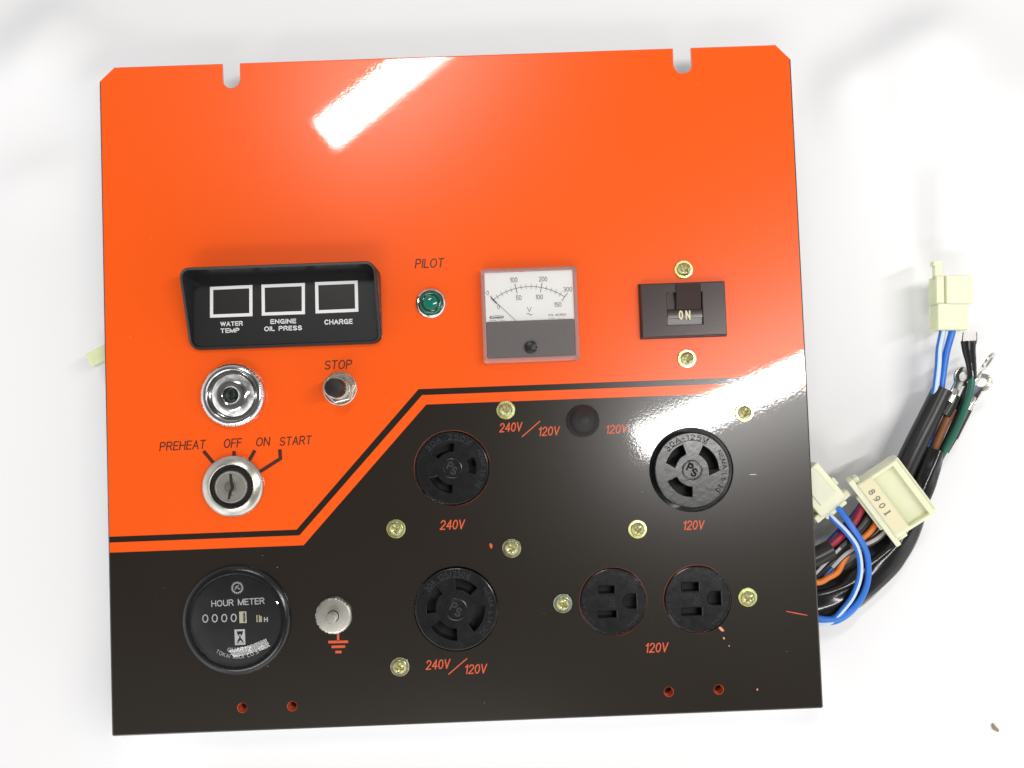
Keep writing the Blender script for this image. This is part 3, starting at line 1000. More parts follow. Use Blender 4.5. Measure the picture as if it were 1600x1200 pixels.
# ------------------------------------------------------------------ breaker
BH = 4.2
b_tl = P(1000.5, 444, BH); b_tr = P(1132.5, 439.5, BH); b_br = P(1136.5, 523, BH); b_bl = P(1004, 527.5, BH)
bx0 = (b_tl.x + b_bl.x) / 2; bx1 = (b_tr.x + b_br.x) / 2; by1 = (b_tl.y + b_tr.y) / 2; by0 = (b_bl.y + b_br.y) / 2
bc = ((bx0 + bx1) / 2, (by0 + by1) / 2)
def BZ(zx, zy, h=BH):
    return PL(960 + zx / 6, 390 + zy / 6, bc, h)
r_l, r_r = BZ(497, 600).x, BZ(832, 600).x
r_t, r_b = BZ(660, 398).y, BZ(660, 705).y
mb = MB()
slab(mb, ccw([Vector((bx0 - bc[0] - .6, by0 - bc[1] - .6)), Vector((bx1 - bc[0] + .6, by0 - bc[1] - .6)), Vector((bx1 - bc[0] + .6, by1 - bc[1] + .6)), Vector((bx0 - bc[0] - .6, by1 - bc[1] + .6))]),
     1.4, 0.0, ch=0.5)
rec = [Vector((r_l, r_b)), Vector((r_r, r_b)), Vector((r_r, r_t)), Vector((r_l, r_t))]
slab(mb, ccw(rrect(bx0 - bc[0], by0 - bc[1], bx1 - bc[0], by1 - bc[1], 0.6, 3)), BH, 1.3, [rec], ch=0.45, hole_ch=0.2, hole_floor=1.5)
br = mb.build('circuit_breaker', M['brown_black'], panel, loc=(bc[0], bc[1], 0), smooth=30)
br['label'] = 'dark brown rectangular circuit breaker with its switch set to ON'
# rocker: curved drum carrying ON, and the lever standing above it
mb = MB()
l_l, l_r = BZ(588, 400, 7).x, BZ(820, 400, 7).x
yd = BZ(660, 630).y
prof = [(BZ(660, zy, zz_).y, zz_) for zy, zz_ in ((556, 1.6), (560, 3.1), (566, 3.55), (574, 3.65), (640, 3.35), (644, 2.6), (703, 2.3), (704, 1.6))]
xa, xb = r_l + 0.25, r_r - 0.25
va = [(xa, y, z) for y, z in prof] + [(xb, y, z) for y, z in prof]
n = len(prof)
mb.add(va, [[i, i + 1, n + i + 1, n + i] for i in range(n - 1)] + [list(range(n)), list(range(2 * n - 1, n - 1, -1))])
rk = mb.build('rocker_drum', M['brown_black'], br, smooth=40)
mb = MB()
ly = lambda zy, h: BZ(660, zy, h).y
lev = [(ly(560, 3.3), 3.3), (ly(404, 5.2), 5.1), (ly(398, 5.2), 5.2), (ly(328, 4.8), 4.8), (ly(322, 4.5), 4.5), (ly(326, 4), 3.0), (ly(560, 2), 2.0)]
mt = len(lev)
la = [(l_l, y, z) for y, z in lev]; lb = [(l_r, y, z) for y, z in lev]
mb.add(la + lb, [[i, (i + 1) % mt, mt + (i + 1) % mt, mt + i] for i in range(mt)] + [list(range(mt)), list(range(2 * mt - 1, mt - 1, -1))])
mb.build('lever', M['brown_black'], br, smooth=20)
mb = MB()
for s, x0, x1 in (('O', 605, 645), ('N', 668, 714)):
    letter(mb, s, BZ(x0, 657, 3.8), BZ(x1, 656, 3.8), 86 / 6 * S, 3.78, weight=0.15)
M['ivory_ink'] = mat('ivory_ink', (0.66, 0.62, 0.42), 0.5, var=0.05)
mb.build('lettering', M['ivory_ink'], br, smooth=0, weld=False)

# ------------------------------------------------------------------ panel screws
def phillips(x, y, rot=0.3):
    c_, s_ = math.cos(rot), math.sin(rot)
    u, v = x * c_ + y * s_, -x * s_ + y * c_
    r = math.hypot(x, y)
    z = 3.7 - 1.7 * (r / 3.4) ** 2.6
    arm = min(abs(u), abs(v)); lng = max(abs(u), abs(v))
    wdt = 0.95 * (1 - lng / 4.2)
    if lng < 2.4 and arm < wdt + 0.22:
        z -= 2.7 * (1 - lng / 3.1) * min(1, max(0, (wdt + 0.22 - arm) / 0.22))
    return z
def make_screw(material):
    mb = MB()
    lathe(mb, [(4.75, 0.0), (4.75, 0.75), (4.5, 1.0), (3.3, 1.02)], 48)
    mbh = MB()
    heightdisc(mbh, 3.4, phillips, 28, 96)
    lathe(mbh, [(3.4, 2.0), (3.45, 1.6), (3.4, 0.9)], 96)
    root = mb.build('screw', material, panel, smooth=35)        # the washer is the screw's own mesh
    mbh.build('screw_head', M['zinc_head'], root, smooth=28)
    return root
kinds = {k: make_screw(M[k]) for k in ('zinc', 'zinc_pink', 'zinc_green')}
SCREWS = [((1068, 421.5), 'zinc', 0.3), ((1073, 560.5), 'zinc', -0.4), ((790.5, 640.5), 'zinc', 0.2), ((1162.5, 644.5), 'zinc', 0.9),
          ((619, 826), 'zinc', 0.1), ((996, 826.5), 'zinc', 0.5), ((799.5, 856.3), 'zinc_pink', 0.0), ((879.3, 942.5), 'zinc_green', 0.7),
          ((1168, 932.8), 'zinc', 0.25), ((625, 1041.5), 'zinc_pink', 1.1)]
used = set()
for pxy, k, ra in SCREWS:
    src = kinds[k]
    if k in used:
        o = src.copy(); COL.objects.link(o); o.parent = panel
        for ch in src.children:
            q = ch.copy(); COL.objects.link(q); q.parent = o
    else:
        o = src; used.add(k)
    c = P(*pxy)
    o.location = (c.x * 0.001, c.y * 0.001, 0)
    o.rotation_euler = (0, 0, ra)

# ------------------------------------------------------------------ glow indicator (chrome dome with a dark eye)
c = P(366.3, 617.8)
mb = MB()
kn = lambda t, k: 1.0 + (0.010 * (1 if math.sin(t * 90) > 0 else -1) if k in (1, 2) else 0)
lathe(mb, [(16.0, 0), (16.0, 0.5), (15.9, 4.0), (15.2, 4.8), (14.3, 5.3), (13.2, 5.3), (12.6, 4.9), (12.2, 4.1), (11.9, 3.7)], 360, rmod=kn)
gi = mb.build('glow_indicator', M['chrome'], panel, loc=(c.x, c.y, 0), smooth=30)
gi['label'] = 'round chrome glow indicator with a knurled rim and a dark centre hole'
mb = MB()
pr = []
for i in range(15):
    t = i / 14
    r = 11.9 + (4.6 - 11.9) * t
    pr.append((r, 3.6 + 3.0 * math.sin(t * math.pi * 0.62)))
pr += [(4.35, 6.75), (4.05, 6.6), (3.9, 6.0), (3.9, 0.6)]
lathe(mb, pr, 96)
mb.build('dome', M['chrome'], gi, smooth=40)
mb = MB()
heightdisc(mb, 3.9, lambda x, y: 1.6 + 0.6 * math.cos(math.hypot(x, y) * 1.1), 8, 32)
M['eye'] = mat('dark_green_eye', (0.006, 0.013, 0.010), 0.4, var=0.3, vscale=500)
mb.build('eye', M['eye'], gi)

# ------------------------------------------------------------------ stop push button
c = P(531.5, 607.3)
mb = MB()
lathe(mb, [(8.6, 0), (8.6, 0.9), (8.2, 1.2), (5.0, 1.25)], 56)
sb = mb.build('stop_button', M['steel'], panel, loc=(c.x, c.y, 0))
sb['label'] = 'black push button standing on a nickel hex nut below STOP'
mb = MB()
hexo = [Vector((8.1 * math.cos(rad(60 * i + 12)), 8.1 * math.sin(rad(60 * i + 12)))) for i in range(6)]
slab(mb, hexo, 4.0, 1.25, ch=0.8)
mb.build('nut', M['steel'], sb, smooth=20)
mb = MB()
pr = [(5.6, 4.0)]
for i in range(5):
    pr += [(5.6, 4.6 + i * 0.9), (5.25, 5.05 + i * 0.9)]
pr += [(5.4, 9.2), (5.1, 9.4), (4.7, 9.4)]
lathe(mb, pr, 48)
mb.build('threaded_collar', M['steel'], sb, smooth=20)
mb = MB()
lathe(mb, [(4.6, 9.0), (4.6, 16.6), (4.35, 17.3), (3.6, 17.6), (0.001, 17.7)], 48)
mb.build('button', M['button_black'], sb)

# ------------------------------------------------------------------ key switch
c = P(364.8, 759.5, 0)
mb = MB()
lathe(mb, [(15.6, 0), (15.7, 1.2), (15.3, 2.2), (14.2, 2.9), (12.2, 3.9), (11.4, 4.1), (11.0, 3.7), (10.9, 0.3), (7.8, 0.3)], 96, mis=[0, 0, 0, 0, 0, 0, 0, 1])
ks = mb.build('key_switch', [M['steel'], M['deep']], panel, loc=(c.x, c.y, 0), smooth=38)
ks['label'] = 'round nickel key switch with an empty keyway'
mb = MB()
kc = PL(359.6, 761.6, (c.x, c.y), 3.6)
lathe(mb, [(8.3, 0.3), (8.3, 3.2), (8.0, 3.6), (7.5, 3.65), (7.3, 3.3), (4.4, 3.3), (4.2, 3.0), (0.001, 2.9)], 72, kc.x * 0.6, kc.y * 0.6)
mb.build('lock_plug', M['dull_steel'], ks, smooth=30)
mb = MB()
KZ = lambda zx, zy: PL(230 + zx / 5.333, 640 + zy / 5.333, (c.x, c.y), 3.6) - kc * 0.4
kp = [KZ(678, 540), KZ(700, 540), KZ(705, 600), KZ(722, 640), KZ(718, 662), KZ(700, 690), KZ(682, 752), KZ(666, 752), KZ(674, 692), KZ(694, 655), KZ(684, 610)]
fill(mb, ccw(kp), [], 3.5)  # flat dark patch painted for the shade inside the key slot
mb.build('keyway', M['deep'], ks, smooth=0)
mb = MB()
fc = KZ(687, 648)
lathe(mb, [(3.2, 3.2), (3.1, 3.42), (2.6, 3.46), (0.001, 3.46)], 40, fc.x, fc.y)
mb.build('plug_face', M['steel'], ks, smooth=30)

# ------------------------------------------------------------------ rubber boot over the selector switch
c = P(911, 657.5)
mb = MB()
lathe(mb, [(8.3, 0), (8.3, 1.4), (7.9, 1.9), (7.3, 2.2), (7.0, 3.2), (6.7, 6.0), (5.9, 8.3), (4.6, 9.9), (3.0, 11.0), (2.4, 11.8), (1.6, 12.2), (0.001, 12.3)], 64)
bt = mb.build('rubber_boot', M['rubber'], panel, loc=(c.x, c.y, 0), smooth=60)
bt['label'] = 'black domed rubber boot between two orange voltage marks'

# ------------------------------------------------------------------ outlets
def emboss_ring(mb, r, cx, cy, d0, d1, w_, z):
    polyline(mb, [Vector((cx + r * math.cos(rad(d0 + (d1 - d0) * i / 24)), cy + r * math.sin(rad(d0 + (d1 - d0) * i / 24)))) for i in range(25)], w_, z)
M['emboss'] = mat('moulded_lettering', (0.035, 0.037, 0.042), 0.22, var=0.1)
M['emboss_shaded'] = mat('moulded_shaded_lettering', (0.004, 0.004, 0.004), 0.5, var=0.1, spec=0.15)  # darkened copy, so raised marks read dark against the lamp glare

def locking(key, slots, top, side, zt, gap, emb, label, foots=()):
    cpx, rpx = LOCK[key]
    c = P(*cpx)
    R = rpx * S - gap
    mb = MB()
    slab(mb, circle(0, 0, R, 96), zt, -24.0, [sector(0, 0, R * a, R * b, d0, d1) for a, b, d0, d1 in slots], ch=0.7, hole_ch=0.25,
         hole_floor=zt - 9.0, floor_mi=1, bottom=True)
    o = mb.build('outlet', [M['gloss_black'], M['deep']], panel, loc=(c.x, c.y, 0), smooth=28)
    o['label'] = label
    mb = MB()
    zz = zt + 0.07
    arc_letter(mb, top[0], 0, 0, R * 0.86, top[1], top[2], R * 0.125, zz, 0.15)
    arc_letter(mb, side[0], 0, 0, R * 0.86, side[1], side[2], R * 0.11, zz, 0.14)
    mb.build('lettering', M[emb], o, smooth=0, weld=False)
    # raised ribs: around the rating field and the maker's disc
    def rib(pts, w_):
        mb = MB()
        polyline(mb, pts, w_, zt + 0.22)
        mb.build('rib', M[emb], o, smooth=0, weld=False)
    rib([Vector((R * .775 * math.cos(rad(top[2] + (top[1] - top[2]) * i / 20)), R * .775 * math.sin(rad(top[2] + (top[1] - top[2]) * i / 20)))) for i in range(21)], 0.3)
    rib([Vector((R * k * math.cos(rad(top[2])), R * k * math.sin(rad(top[2])))) for k in (.775, .95)], 0.3)
    rib([Vector((R * k * math.cos(rad(side[2])), R * k * math.sin(rad(side[2])))) for k in (.775, .95)], 0.3)
    mb = MB()
    lathe(mb, [(R * .27, zt - 0.02), (R * .27, zt + 0.35), (R * .25, zt + 0.5), (R * .235, zt + 0.45), (R * .225, zt + 0.12), (0.001, zt + 0.12)], 48)
    boss = mb
    boss.build('boss', M['gloss_black'], o, smooth=35)
    mb = MB()
    ax = Vector((math.cos(rad(-28)), math.sin(rad(-28)))); up = Vector((-ax.y, ax.x))
    k = R * 0.26
    for s, xo in (('P', -0.62), ('S', -0.02)):
        bl = ax * (k * xo) - up * (k * 0.5) + (up * k * 0.18 if s == 'P' else -up * k * 0.08)
        letter(mb, s, bl, bl + ax * (k * 0.6), k * 0.9, zt + 0.3, 0.2)
    mb.build('emblem', M[emb], o, smooth=0, weld=False)
    if foots:
        mb = MB()
        for d, r0, r1, wd in foots:
            ca, sa = math.cos(rad(d)), math.sin(rad(d))
            t = Vector((ca, sa)); nn = Vector((sa, -ca))
            p0, p1 = t * (R * r0), t * (R * r1)
            q0, q1 = p0 + nn * (R * wd), p1 + nn * (R * 0.02)
            mb.add([(p0.x, p0.y, zt - 0.9), (p1.x, p1.y, zt - 0.9), (q1.x, q1.y, zt + 0.12), (q0.x, q0.y, zt + 0.12)], [[0, 1, 2, 3]])
            mb.add([(p0.x, p0.y, zt + 0.1), (p1.x, p1.y, zt + 0.1), (q1.x, q1.y, zt + 0.12), (q0.x, q0.y, zt + 0.12)], [[0, 1, 2, 3]])
        mb.build('slot_ledge', M[emb], o, smooth=0, weld=False)
    return o

locking('locking240', [(.46, .68, 84, 144), (.46, .66, -16, 26), (.46, .68, 201, 268)], ('30A-250V', 142, 52), ('NEMA L6-30', 32, -38),
        -0.9, 0.7, 'emboss', 'black three slot locking outlet above the orange 240V', [(201, .46, .68, -.05)])
locking('locking120', [(.44, .70, 108, 163), (.44, .70, -1, 63), (.44, .70, 203, 268)], ('30A-125V', 140, 60), ('NEMA L5-30', 33, -42),
        2.2, 2.0, 'emboss_shaded', 'black three slot locking outlet catching the ceiling lamp reflection', [(163, .44, .72, -.07), (-1, .44, .74, .16)])
locking('locking_both', [(.47, .72, 42, 90), (.50, .72, 130, 187), (.47, .70, -54, 5), (.47, .76, 213, 270)], ('30A 125/250V', 146, 66), ('NEMA L14-30', 34, -46),
        1.2, 0.5, 'emboss', 'black four slot locking outlet above the orange 240V/120V')

SLOTS = [[[(936, 916.2), (960.5, 915.6), (960.5, 927), (936, 927.8)], [(935.2, 955.8), (963.6, 954.8), (964, 965), (935.2, 966)], (974.8, 928.6, 994.4, 952)],
         [[(1065.8, 911), (1092.3, 910), (1092.5, 923.6), (1066, 924.6)], [(1066, 951), (1097, 949.6), (1097.4, 961.6), (1066, 962.8)], (1106.6, 924.3, 1126.8, 946.4)]]
for (cpx, rpx), sl, lab in zip(DUP, SLOTS, ('black grounded outlet, nearer the middle of the panel', 'black grounded outlet with a chipped paint spot below it')):
    c = P(*cpx); R = rpx * S - 0.55; zt = -0.7
    hl = [ccw([PL(*p, c, zt) for p in q]) for q in sl[:2]]
    g = sl[2]
    a, b = PL(g[0], g[3], c, zt), PL(g[2], g[1], c, zt)
    rr_ = (b.y - a.y) / 2
    dsh = [Vector((a.x + rr_ * .9 - rr_ * .9 * math.sin(math.pi * i / 12), (a.y + b.y) / 2 + rr_ * math.cos(math.pi * i / 12))) for i in range(13)]
    hl.append(ccw(dsh + [Vector((b.x, a.y)), Vector((b.x, b.y))]))
    mb = MB()
    slab(mb, circle(0, 0, R, 96), zt, -24.0, hl, ch=0.6, hole_ch=0.5, hole_floor=zt - 7, floor_mi=1, bottom=True)
    o = mb.build('outlet', [M['gloss_black'], M['deep']], panel, loc=(c.x, c.y, 0), smooth=28)
    o['label'] = lab
    mb = MB()
    zz = zt + 0.07
    arc_letter(mb, '15A', 0, 0, R * 0.86, 150, 124, R * 0.10, zz, 0.14)
    arc_letter(mb, '5-15R', 0, 0, R * 0.86, 92, 60, R * 0.09, zz, 0.14)
    arc_letter(mb, '125V', 0, 0, R * 0.86, 56, 30, R * 0.10, zz, 0.14)
    arc_letter(mb, 'NEMA', 0, 0, R * 0.86, -30, -62, R * 0.10, zz, 0.14)
    arc_letter(mb, 'JAPAN', 0, 0, R * 0.88, 228, 172, R * 0.09, zz, 0.14)
    mb.build('lettering', M['emboss'], o, smooth=0, weld=False)
    mb = MB()
    pc = hl[0][0]
    for yy in (0.09, -0.10):
        cc = Vector((-R * 0.02, R * yy))
        polyline(mb, circle(cc.x, cc.y, R * 0.065, 20), 0.22, zz, closed=True)
    mb.build('boss', M['emboss'], o, smooth=0, weld=False)

# ------------------------------------------------------------------ hour meter
c = METER
R = 27.4
mb = MB()
lathe(mb, [(R, 0), (R, 0.8), (R - .4, 1.6), (R - 1.6, 2.4), (R - 3.2, 2.7), (R - 4.2, 2.5), (R - 4.6, 1.9), (R - 4.8, 0.6)], 112)
hm = mb.build('hour_meter', M['gloss_black'], panel, loc=(c.x, c.y, 0), smooth=40)
hm['label'] = 'round black hour meter reading zero behind a clear lens'
mb = MB()
RI = R - 4.8
mb.add([(p.x, p.y, 0.6) for p in circle(0, 0, RI, 96)], [list(range(96))])
mb.build('dial', M['soft_black'], hm, smooth=0)
HZ = lambda zx, zy: PL(270 + zx / 5.333, 860 + zy / 5.333, c, 0.7)
zz = 0.68
mb = MB()
letter(mb, 'HOUR METER', HZ(322, 471), HZ(765, 446), 52 / 5.333 * S, zz, weight=0.14)
letter(mb, 'H', HZ(760, 597), HZ(792, 596), 40 / 5.333 * S, zz, weight=0.2)
letter(mb, 'QUARTZ', HZ(456, 848), HZ(655, 838), 36 / 5.333 * S, zz, weight=0.14)
mb.build('lettering', M['white_ink'], hm, smooth=0, weld=False)
mb = MB()
lc = HZ(540, 560)
arc_letter(mb, 'TOKAI RIKA CO.,LTD.', lc.x, lc.y, 320 / 5.333 * S, 236, 312, 30 / 5.333 * S, zz, inward=True)
mb.build('lettering', M['white_ink'], hm, smooth=0, weld=False)
# gear emblem
mb = MB()
gc = HZ(537, 312); gr = 40 / 5.333 * S
polyline(mb, circle(gc.x, gc.y, gr, 40), 0.5, zz, closed=True)
for i in range(18):
    t = 2 * math.pi * i / 18
    d = Vector((math.cos(t), math.sin(t)))
    stroke(mb, gc + d * gr, gc + d * (gr + 0.75), 0.42, zz)
stroke(mb, gc + Vector((-1.4, -1.1)), gc + Vector((0.9, 1.5)), 0.34, zz)
stroke(mb, gc + Vector((-0.2, 1.0)), gc + Vector((-1.2, 0.2)), 0.34, zz)
stroke(mb, gc + Vector((0.1, 0.2)), gc + Vector((1.3, -1.0)), 0.34, zz)
stroke(mb, gc + Vector((0.3, -0.5)), gc + Vector((1.6, -0.1)), 0.3, zz)
mb.build('emblem', M['white_ink'], hm, smooth=0, weld=False)
# hourglass emblem
mb = MB()
bx = [HZ(513, 660), HZ(600, 656), HZ(605, 785), HZ(518, 790)]
gl_ = [HZ(532, 674), HZ(586, 672), HZ(578, 700), HZ(562, 722), HZ(582, 748), HZ(592, 772), HZ(534, 776), HZ(540, 750), HZ(556, 722), HZ(538, 700)]
fill(mb, ccw(bx), [ccw(gl_)], zz)
fill(mb, ccw([HZ(548, 700), HZ(570, 700), HZ(560, 716)]), [], zz)
fill(mb, ccw([HZ(540, 772), HZ(586, 770), HZ(564, 748)]), [], zz)
mb.build('emblem', M['white_ink'], hm, smooth=0, weld=False)
# counter wheels
mb = MB()
for i in range(4):
    x = 246 + i * 79
    letter(mb, '0', HZ(x, 603 - i * 2), HZ(x + 50, 602 - i * 2), 68 / 5.333 * S, zz + 0.05, weight=0.13)
mb.build('counter_digits', M['white_ink'], hm, smooth=0, weld=False)
mb = MB()
q = [HZ(552, 510), HZ(612, 508), HZ(616, 604), HZ(556, 606)]
mb.add([(p.x, p.y, zz) for p in q], [[0, 1, 2, 3]], 0)
letter(mb, '0', HZ(583, 600), HZ(609, 599), 84 / 5.333 * S, zz + 0.06, mi=1, weight=0.2)
mb.build('tenths_wheel', [M['paper'], M['grey_ink']], hm, smooth=0, weld=False)
mb = MB()
for x in (696, 716):
    q = [HZ(x, 538), HZ(x + 8, 538), HZ(x + 10, 598), HZ(x + 2, 598)]
    mb.add([(p.x, p.y, zz) for p in q], [[0, 1, 2, 3]])
q = [HZ(728, 548), HZ(740, 548), HZ(742, 596), HZ(730, 597)]
mb.add([(p.x, p.y, zz) for p in q], [[0, 1, 2, 3]])
mb.build('index_mark', M['paper'], hm, smooth=0, weld=False)
mb = MB()
RL = R - 4.3
heightdisc(mb, RL, lambda x, y: 2.3 + 3.45 * (1 - (x * x + y * y) / RL ** 2), 70, 192)
mb.build('lens', M['lens'], hm, smooth=80)

# ------------------------------------------------------------------ ground terminal
c = P(522, 961.3)
mb = MB()
kn2 = lambda t, k: 1.0 + (0.02 * (1 if math.sin(t * 60) > 0 else -1) if k in (1, 2) else 0)
lathe(mb, [(9.0, 0), (9.0, 0.4), (9.0, 1.9), (8.6, 2.3), (7.8, 2.4), (3.0, 2.5)], 240, rmod=kn2)
gt = mb.build('ground_terminal', M['dull_steel'], panel, loc=(c.x, c.y, 0), smooth=30)
gt['label'] = 'knurled round nickel ground terminal above the earth symbol'
mb = MB()
pr = [(2.6, 2.5)]
for i in range(7):
    pr += [(2.6, 3.0 + i * 0.75), (2.3, 3.35 + i * 0.75)]
pr += [(2.4, 8.4), (2.0, 8.8), (0.001, 8.85)]
lathe(mb, pr, 32)
mb.build('stud', M['dull_steel'], gt, smooth=25)

# ------------------------------------------------------------------ wiring at the right-hand edge
def pts(seq, h=None):
    return [P3(*(p if len(p) == 3 else (p[0], p[1], h))) for p in seq]

def cable(name, seq, r, mats, parent, h=None, stripe=None, n=14, per=8, **kw):
    mb = MB()
    tube(mb, pts(seq, h), r, n=n, per=per, stripe=stripe, **kw)
    return mb.build(name, mats, parent, smooth=60)

def hollow_sleeve(name, seq, r, mats, parent, wall=0.5, **kw):
    """sleeve whose first end is open"""
    mb = MB()
    path, rings = tube(mb, pts(seq), r, n=28, per=10, cap=False, **kw)
    inner = []
    for k in (0, 6):
        cpt = sum(rings[k], Vector()) / len(rings[k])
        inner.append([cpt + (q - cpt) * 0.88 for q in rings[k]])
    strip(mb, rings[0], inner[0], 0)
    strip(mb, inner[0], inner[1], 0)
    mb.add(inner[1], [list(range(28))], 1)
    return mb.build(name, mats, parent, smooth=60)

wh = empty('wiring_harness', 'bundle of black sleeved cables and coloured wires coming from behind the right edge', 'wiring harness', (215, -70, SHEET))
wh_off = Vector((-215, 70, -SHEET)) 
def fix(o, root_off):
    o.location = root_off * 0.001
    return o
lump = lambda u, a: 1.0 + 0.10 * math.sin(7 * u + 2 * math.sin(a * 2 + 9 * u)) * math.sin(a * 3 + 5 * u)
fix(hollow_sleeve('thick_sleeve', [(1460, 703, -12), (1448, 738, -12), (1432, 780, -13), (1410, 830, -14), (1382, 872, -15), (1345, 908, -16), (1305, 932, -17), (1262, 945, -18), (1210, 950, -18)],
                  [5.6, 5.8, 6.6, 8.2, 9.6, 10.2, 10.4, 10.5, 10.5], [M['shiny_sleeve'], M['deep']], wh, flat=0.95, lump=lump), wh_off)
fix(hollow_sleeve('thin_sleeve', [(1473, 609, -10), (1458, 640, -10), (1438, 680, -10), (1418, 722, -11), (1400, 765, -13), (1385, 800, -16)],
                  [5.4, 5.5, 5.6, 5.7, 5.7, 5.6], [M['sleeve'], M['deep']], wh), wh_off)
fix(cable('short_sleeve', [(1240, 880, -6), (1270, 872, -6), (1298, 858, -6.5)], [5.2, 5.2, 4.9], M['sleeve'], wh), wh_off)
fix(cable('wire', [(1255, 905, -8), (1278, 910, -8), (1295, 902, -8), (1309, 893, -8), (1318, 876, -8), (1335, 852, -8), (1358, 832, -8), (1371, 812, -8), (1385, 780, -8)], 1.65, M['orange_wire'], wh), wh_off)
fix(cable('wire', [(1280, 866, -7), (1297, 853, -7), (1317, 835, -7), (1335, 815, -7), (1349, 790, -7), (1366, 762, -8)], 2.0, M['red'], wh), wh_off)
fix(cable('wire', [(1275, 868, -10), (1291, 852, -10), (1313, 829, -10), (1337, 802, -10), (1352, 780, -10)], 1.8, M['navy'], wh), wh_off)
fix(cable('wire', [(1268, 886, -9), (1292, 872, -9), (1318, 851, -9), (1342, 826, -9), (1358, 805, -9), (1372, 780, -9)], 2.9, M['black_wire'], wh), wh_off)
fix(cable('wire', [(1275, 900, -11), (1298, 880, -10), (1318, 862, -10), (1340, 845, -10), (1362, 826, -10), (1380, 806, -10)], 2.6, M['black_wire'], wh), wh_off)
fix(cable('wire', [(1265, 905, -6), (1281, 888, -5.5), (1300, 868, -5.5), (1312, 856, -6)], 1.2, [M['black_wire'], M['grey_ink']], wh, stripe=(2, 5, 1)), wh_off)
fix(cable('wire', [(1300, 886, -9), (1318, 868, -8), (1338, 855, -8), (1358, 848, -7.5), (1376, 836, -8), (1392, 816, -9)], 2.0, [M['dark_brown'], M['grey_ink']], wh, stripe=(3, 5, 1)), wh_off)
fix(cable('wire', [(1288, 900, -10), (1304, 880, -9), (1316, 866, -9), (1330, 850, -9)], 1.4, M['blue'], wh), wh_off)
fix(cable('wire', [(1464, 655, -13), (1457, 672, -13), (1449, 692, -13), (1444, 705, -13)], 1.9, [M['blue'], M['white_stripe']], wh, stripe=(1, 3, 1)), wh_off)

# ring terminal leads standing out of the thick sleeve
def ring_terminal(parent, off, base, ring, r_out, r_in, width, tilt_deg, z):
    """flat lug: a barrel at base, a neck, and a ring; tilted about its long axis"""
    b, t = P(*base, z), P(*ring, z)
    d = (t - b); L = d.length; d = d / L; n_ = Vector((-d.y, d.x))
    ct, st = math.cos(rad(tilt_deg)), math.sin(rad(tilt_deg))
    def to3(s, q, k):
        return (b.x + d.x * s + n_.x * (q * ct - k * st), b.y + d.y * s + n_.y * (q * ct - k * st), z + q * st + k * ct)
    a0 = math.asin(min(0.95, width / 2 / r_out))
    out = [Vector((L - math.cos(a) * r_out, math.sin(a) * r_out)) for a in [a0 + (2 * math.pi - 2 * a0) * i / 36 for i in range(37)]]
    out = [Vector((0, width / 2))] + out + [Vector((0, -width / 2))]
    hole_ = circle(L, 0, r_in, 28)
    mb = MB()
    slab(mb, ccw(out), 0.55, -0.55, [hole_], ch=0.18, bottom=True)
    mb.v = [to3(x, y, k) for x, y, k in mb.v]
    o = mb.build('ring_terminal', M['tin'], parent, smooth=30)
    o.location = off * 0.001
    mb = MB()
    tube(mb, [Vector(to3(-4, 0, 0.4)), Vector(to3(0, 0, 0.4)), Vector(to3(3.5, 0, 0.2))], [width * .48, width * .48, width * .34], n=16)
    q = mb.build('barrel', M['tin'], parent, smooth=50)
    q.location = off * 0.001

gl_root = empty('ground_lead', 'green wire with a black end tube rising beside the ring terminals', 'wire', (265, -10, SHEET))
go = Vector((-265, 10, -SHEET))
fix(cable('wire', [(1518, 588, -3), (1517, 606, -3), (1509, 634, -4), (1497, 664, -6), (1484, 690, -8), (1471, 712, -11), (1462, 730, -13)], 1.75, M['green'], gl_root), go)
mb = MB()
path, rings = tube(mb, pts([(1513, 533, -3), (1514, 548, -3), (1517, 566, -3), (1518.5, 580, -3), (1518.5, 593, -3)]), [3.9, 3.4, 2.7, 2.35, 2.35], n=24, cap=True, flat=0.72, mi=0)
fix(mb.build('end_tube', M['shiny_sleeve'], gl_root, smooth=60), go)
mb = MB()
path, rings = tube(mb, pts([(1514, 536, -3), (1515, 528, -3), (1515.5, 518, -3)]), [3.7, 3.7, 3.5], n=24, cap=False, flat=0.8)
M['clear_cap'] = clear_mat('clear_cap', tint=(0.99, 0.97, 0.96), body=0.04, body_color=(0.85, 0.72, 0.68), ior=1.18)
fix(mb.build('clear_cap', M['clear_cap'], gl_root, smooth=60), go)

br_root = empty('brown_ring_lead', 'brown wire ending in a flat tinned ring terminal, left of the green wire', 'wire', (262, -20, SHEET))
bo = Vector((-262, 20, -SHEET))
fix(cable('wire', [(1488, 638, -9), (1480, 654, -9), (1470, 676, -10), (1459, 702, -11), (1452, 720, -12)], 2.3, M['brown'], br_root), bo)
fix(cable('end_tube', [(1491, 617, -8), (1484, 632, -8.5), (1474, 648, -9)], [3.0, 3.5, 3.7], M['sleeve'], br_root), bo)
ring_terminal(br_root, bo, (1488, 618), (1503.5, 588), 5.2, 2.5, 5.0, 20, -7.5)

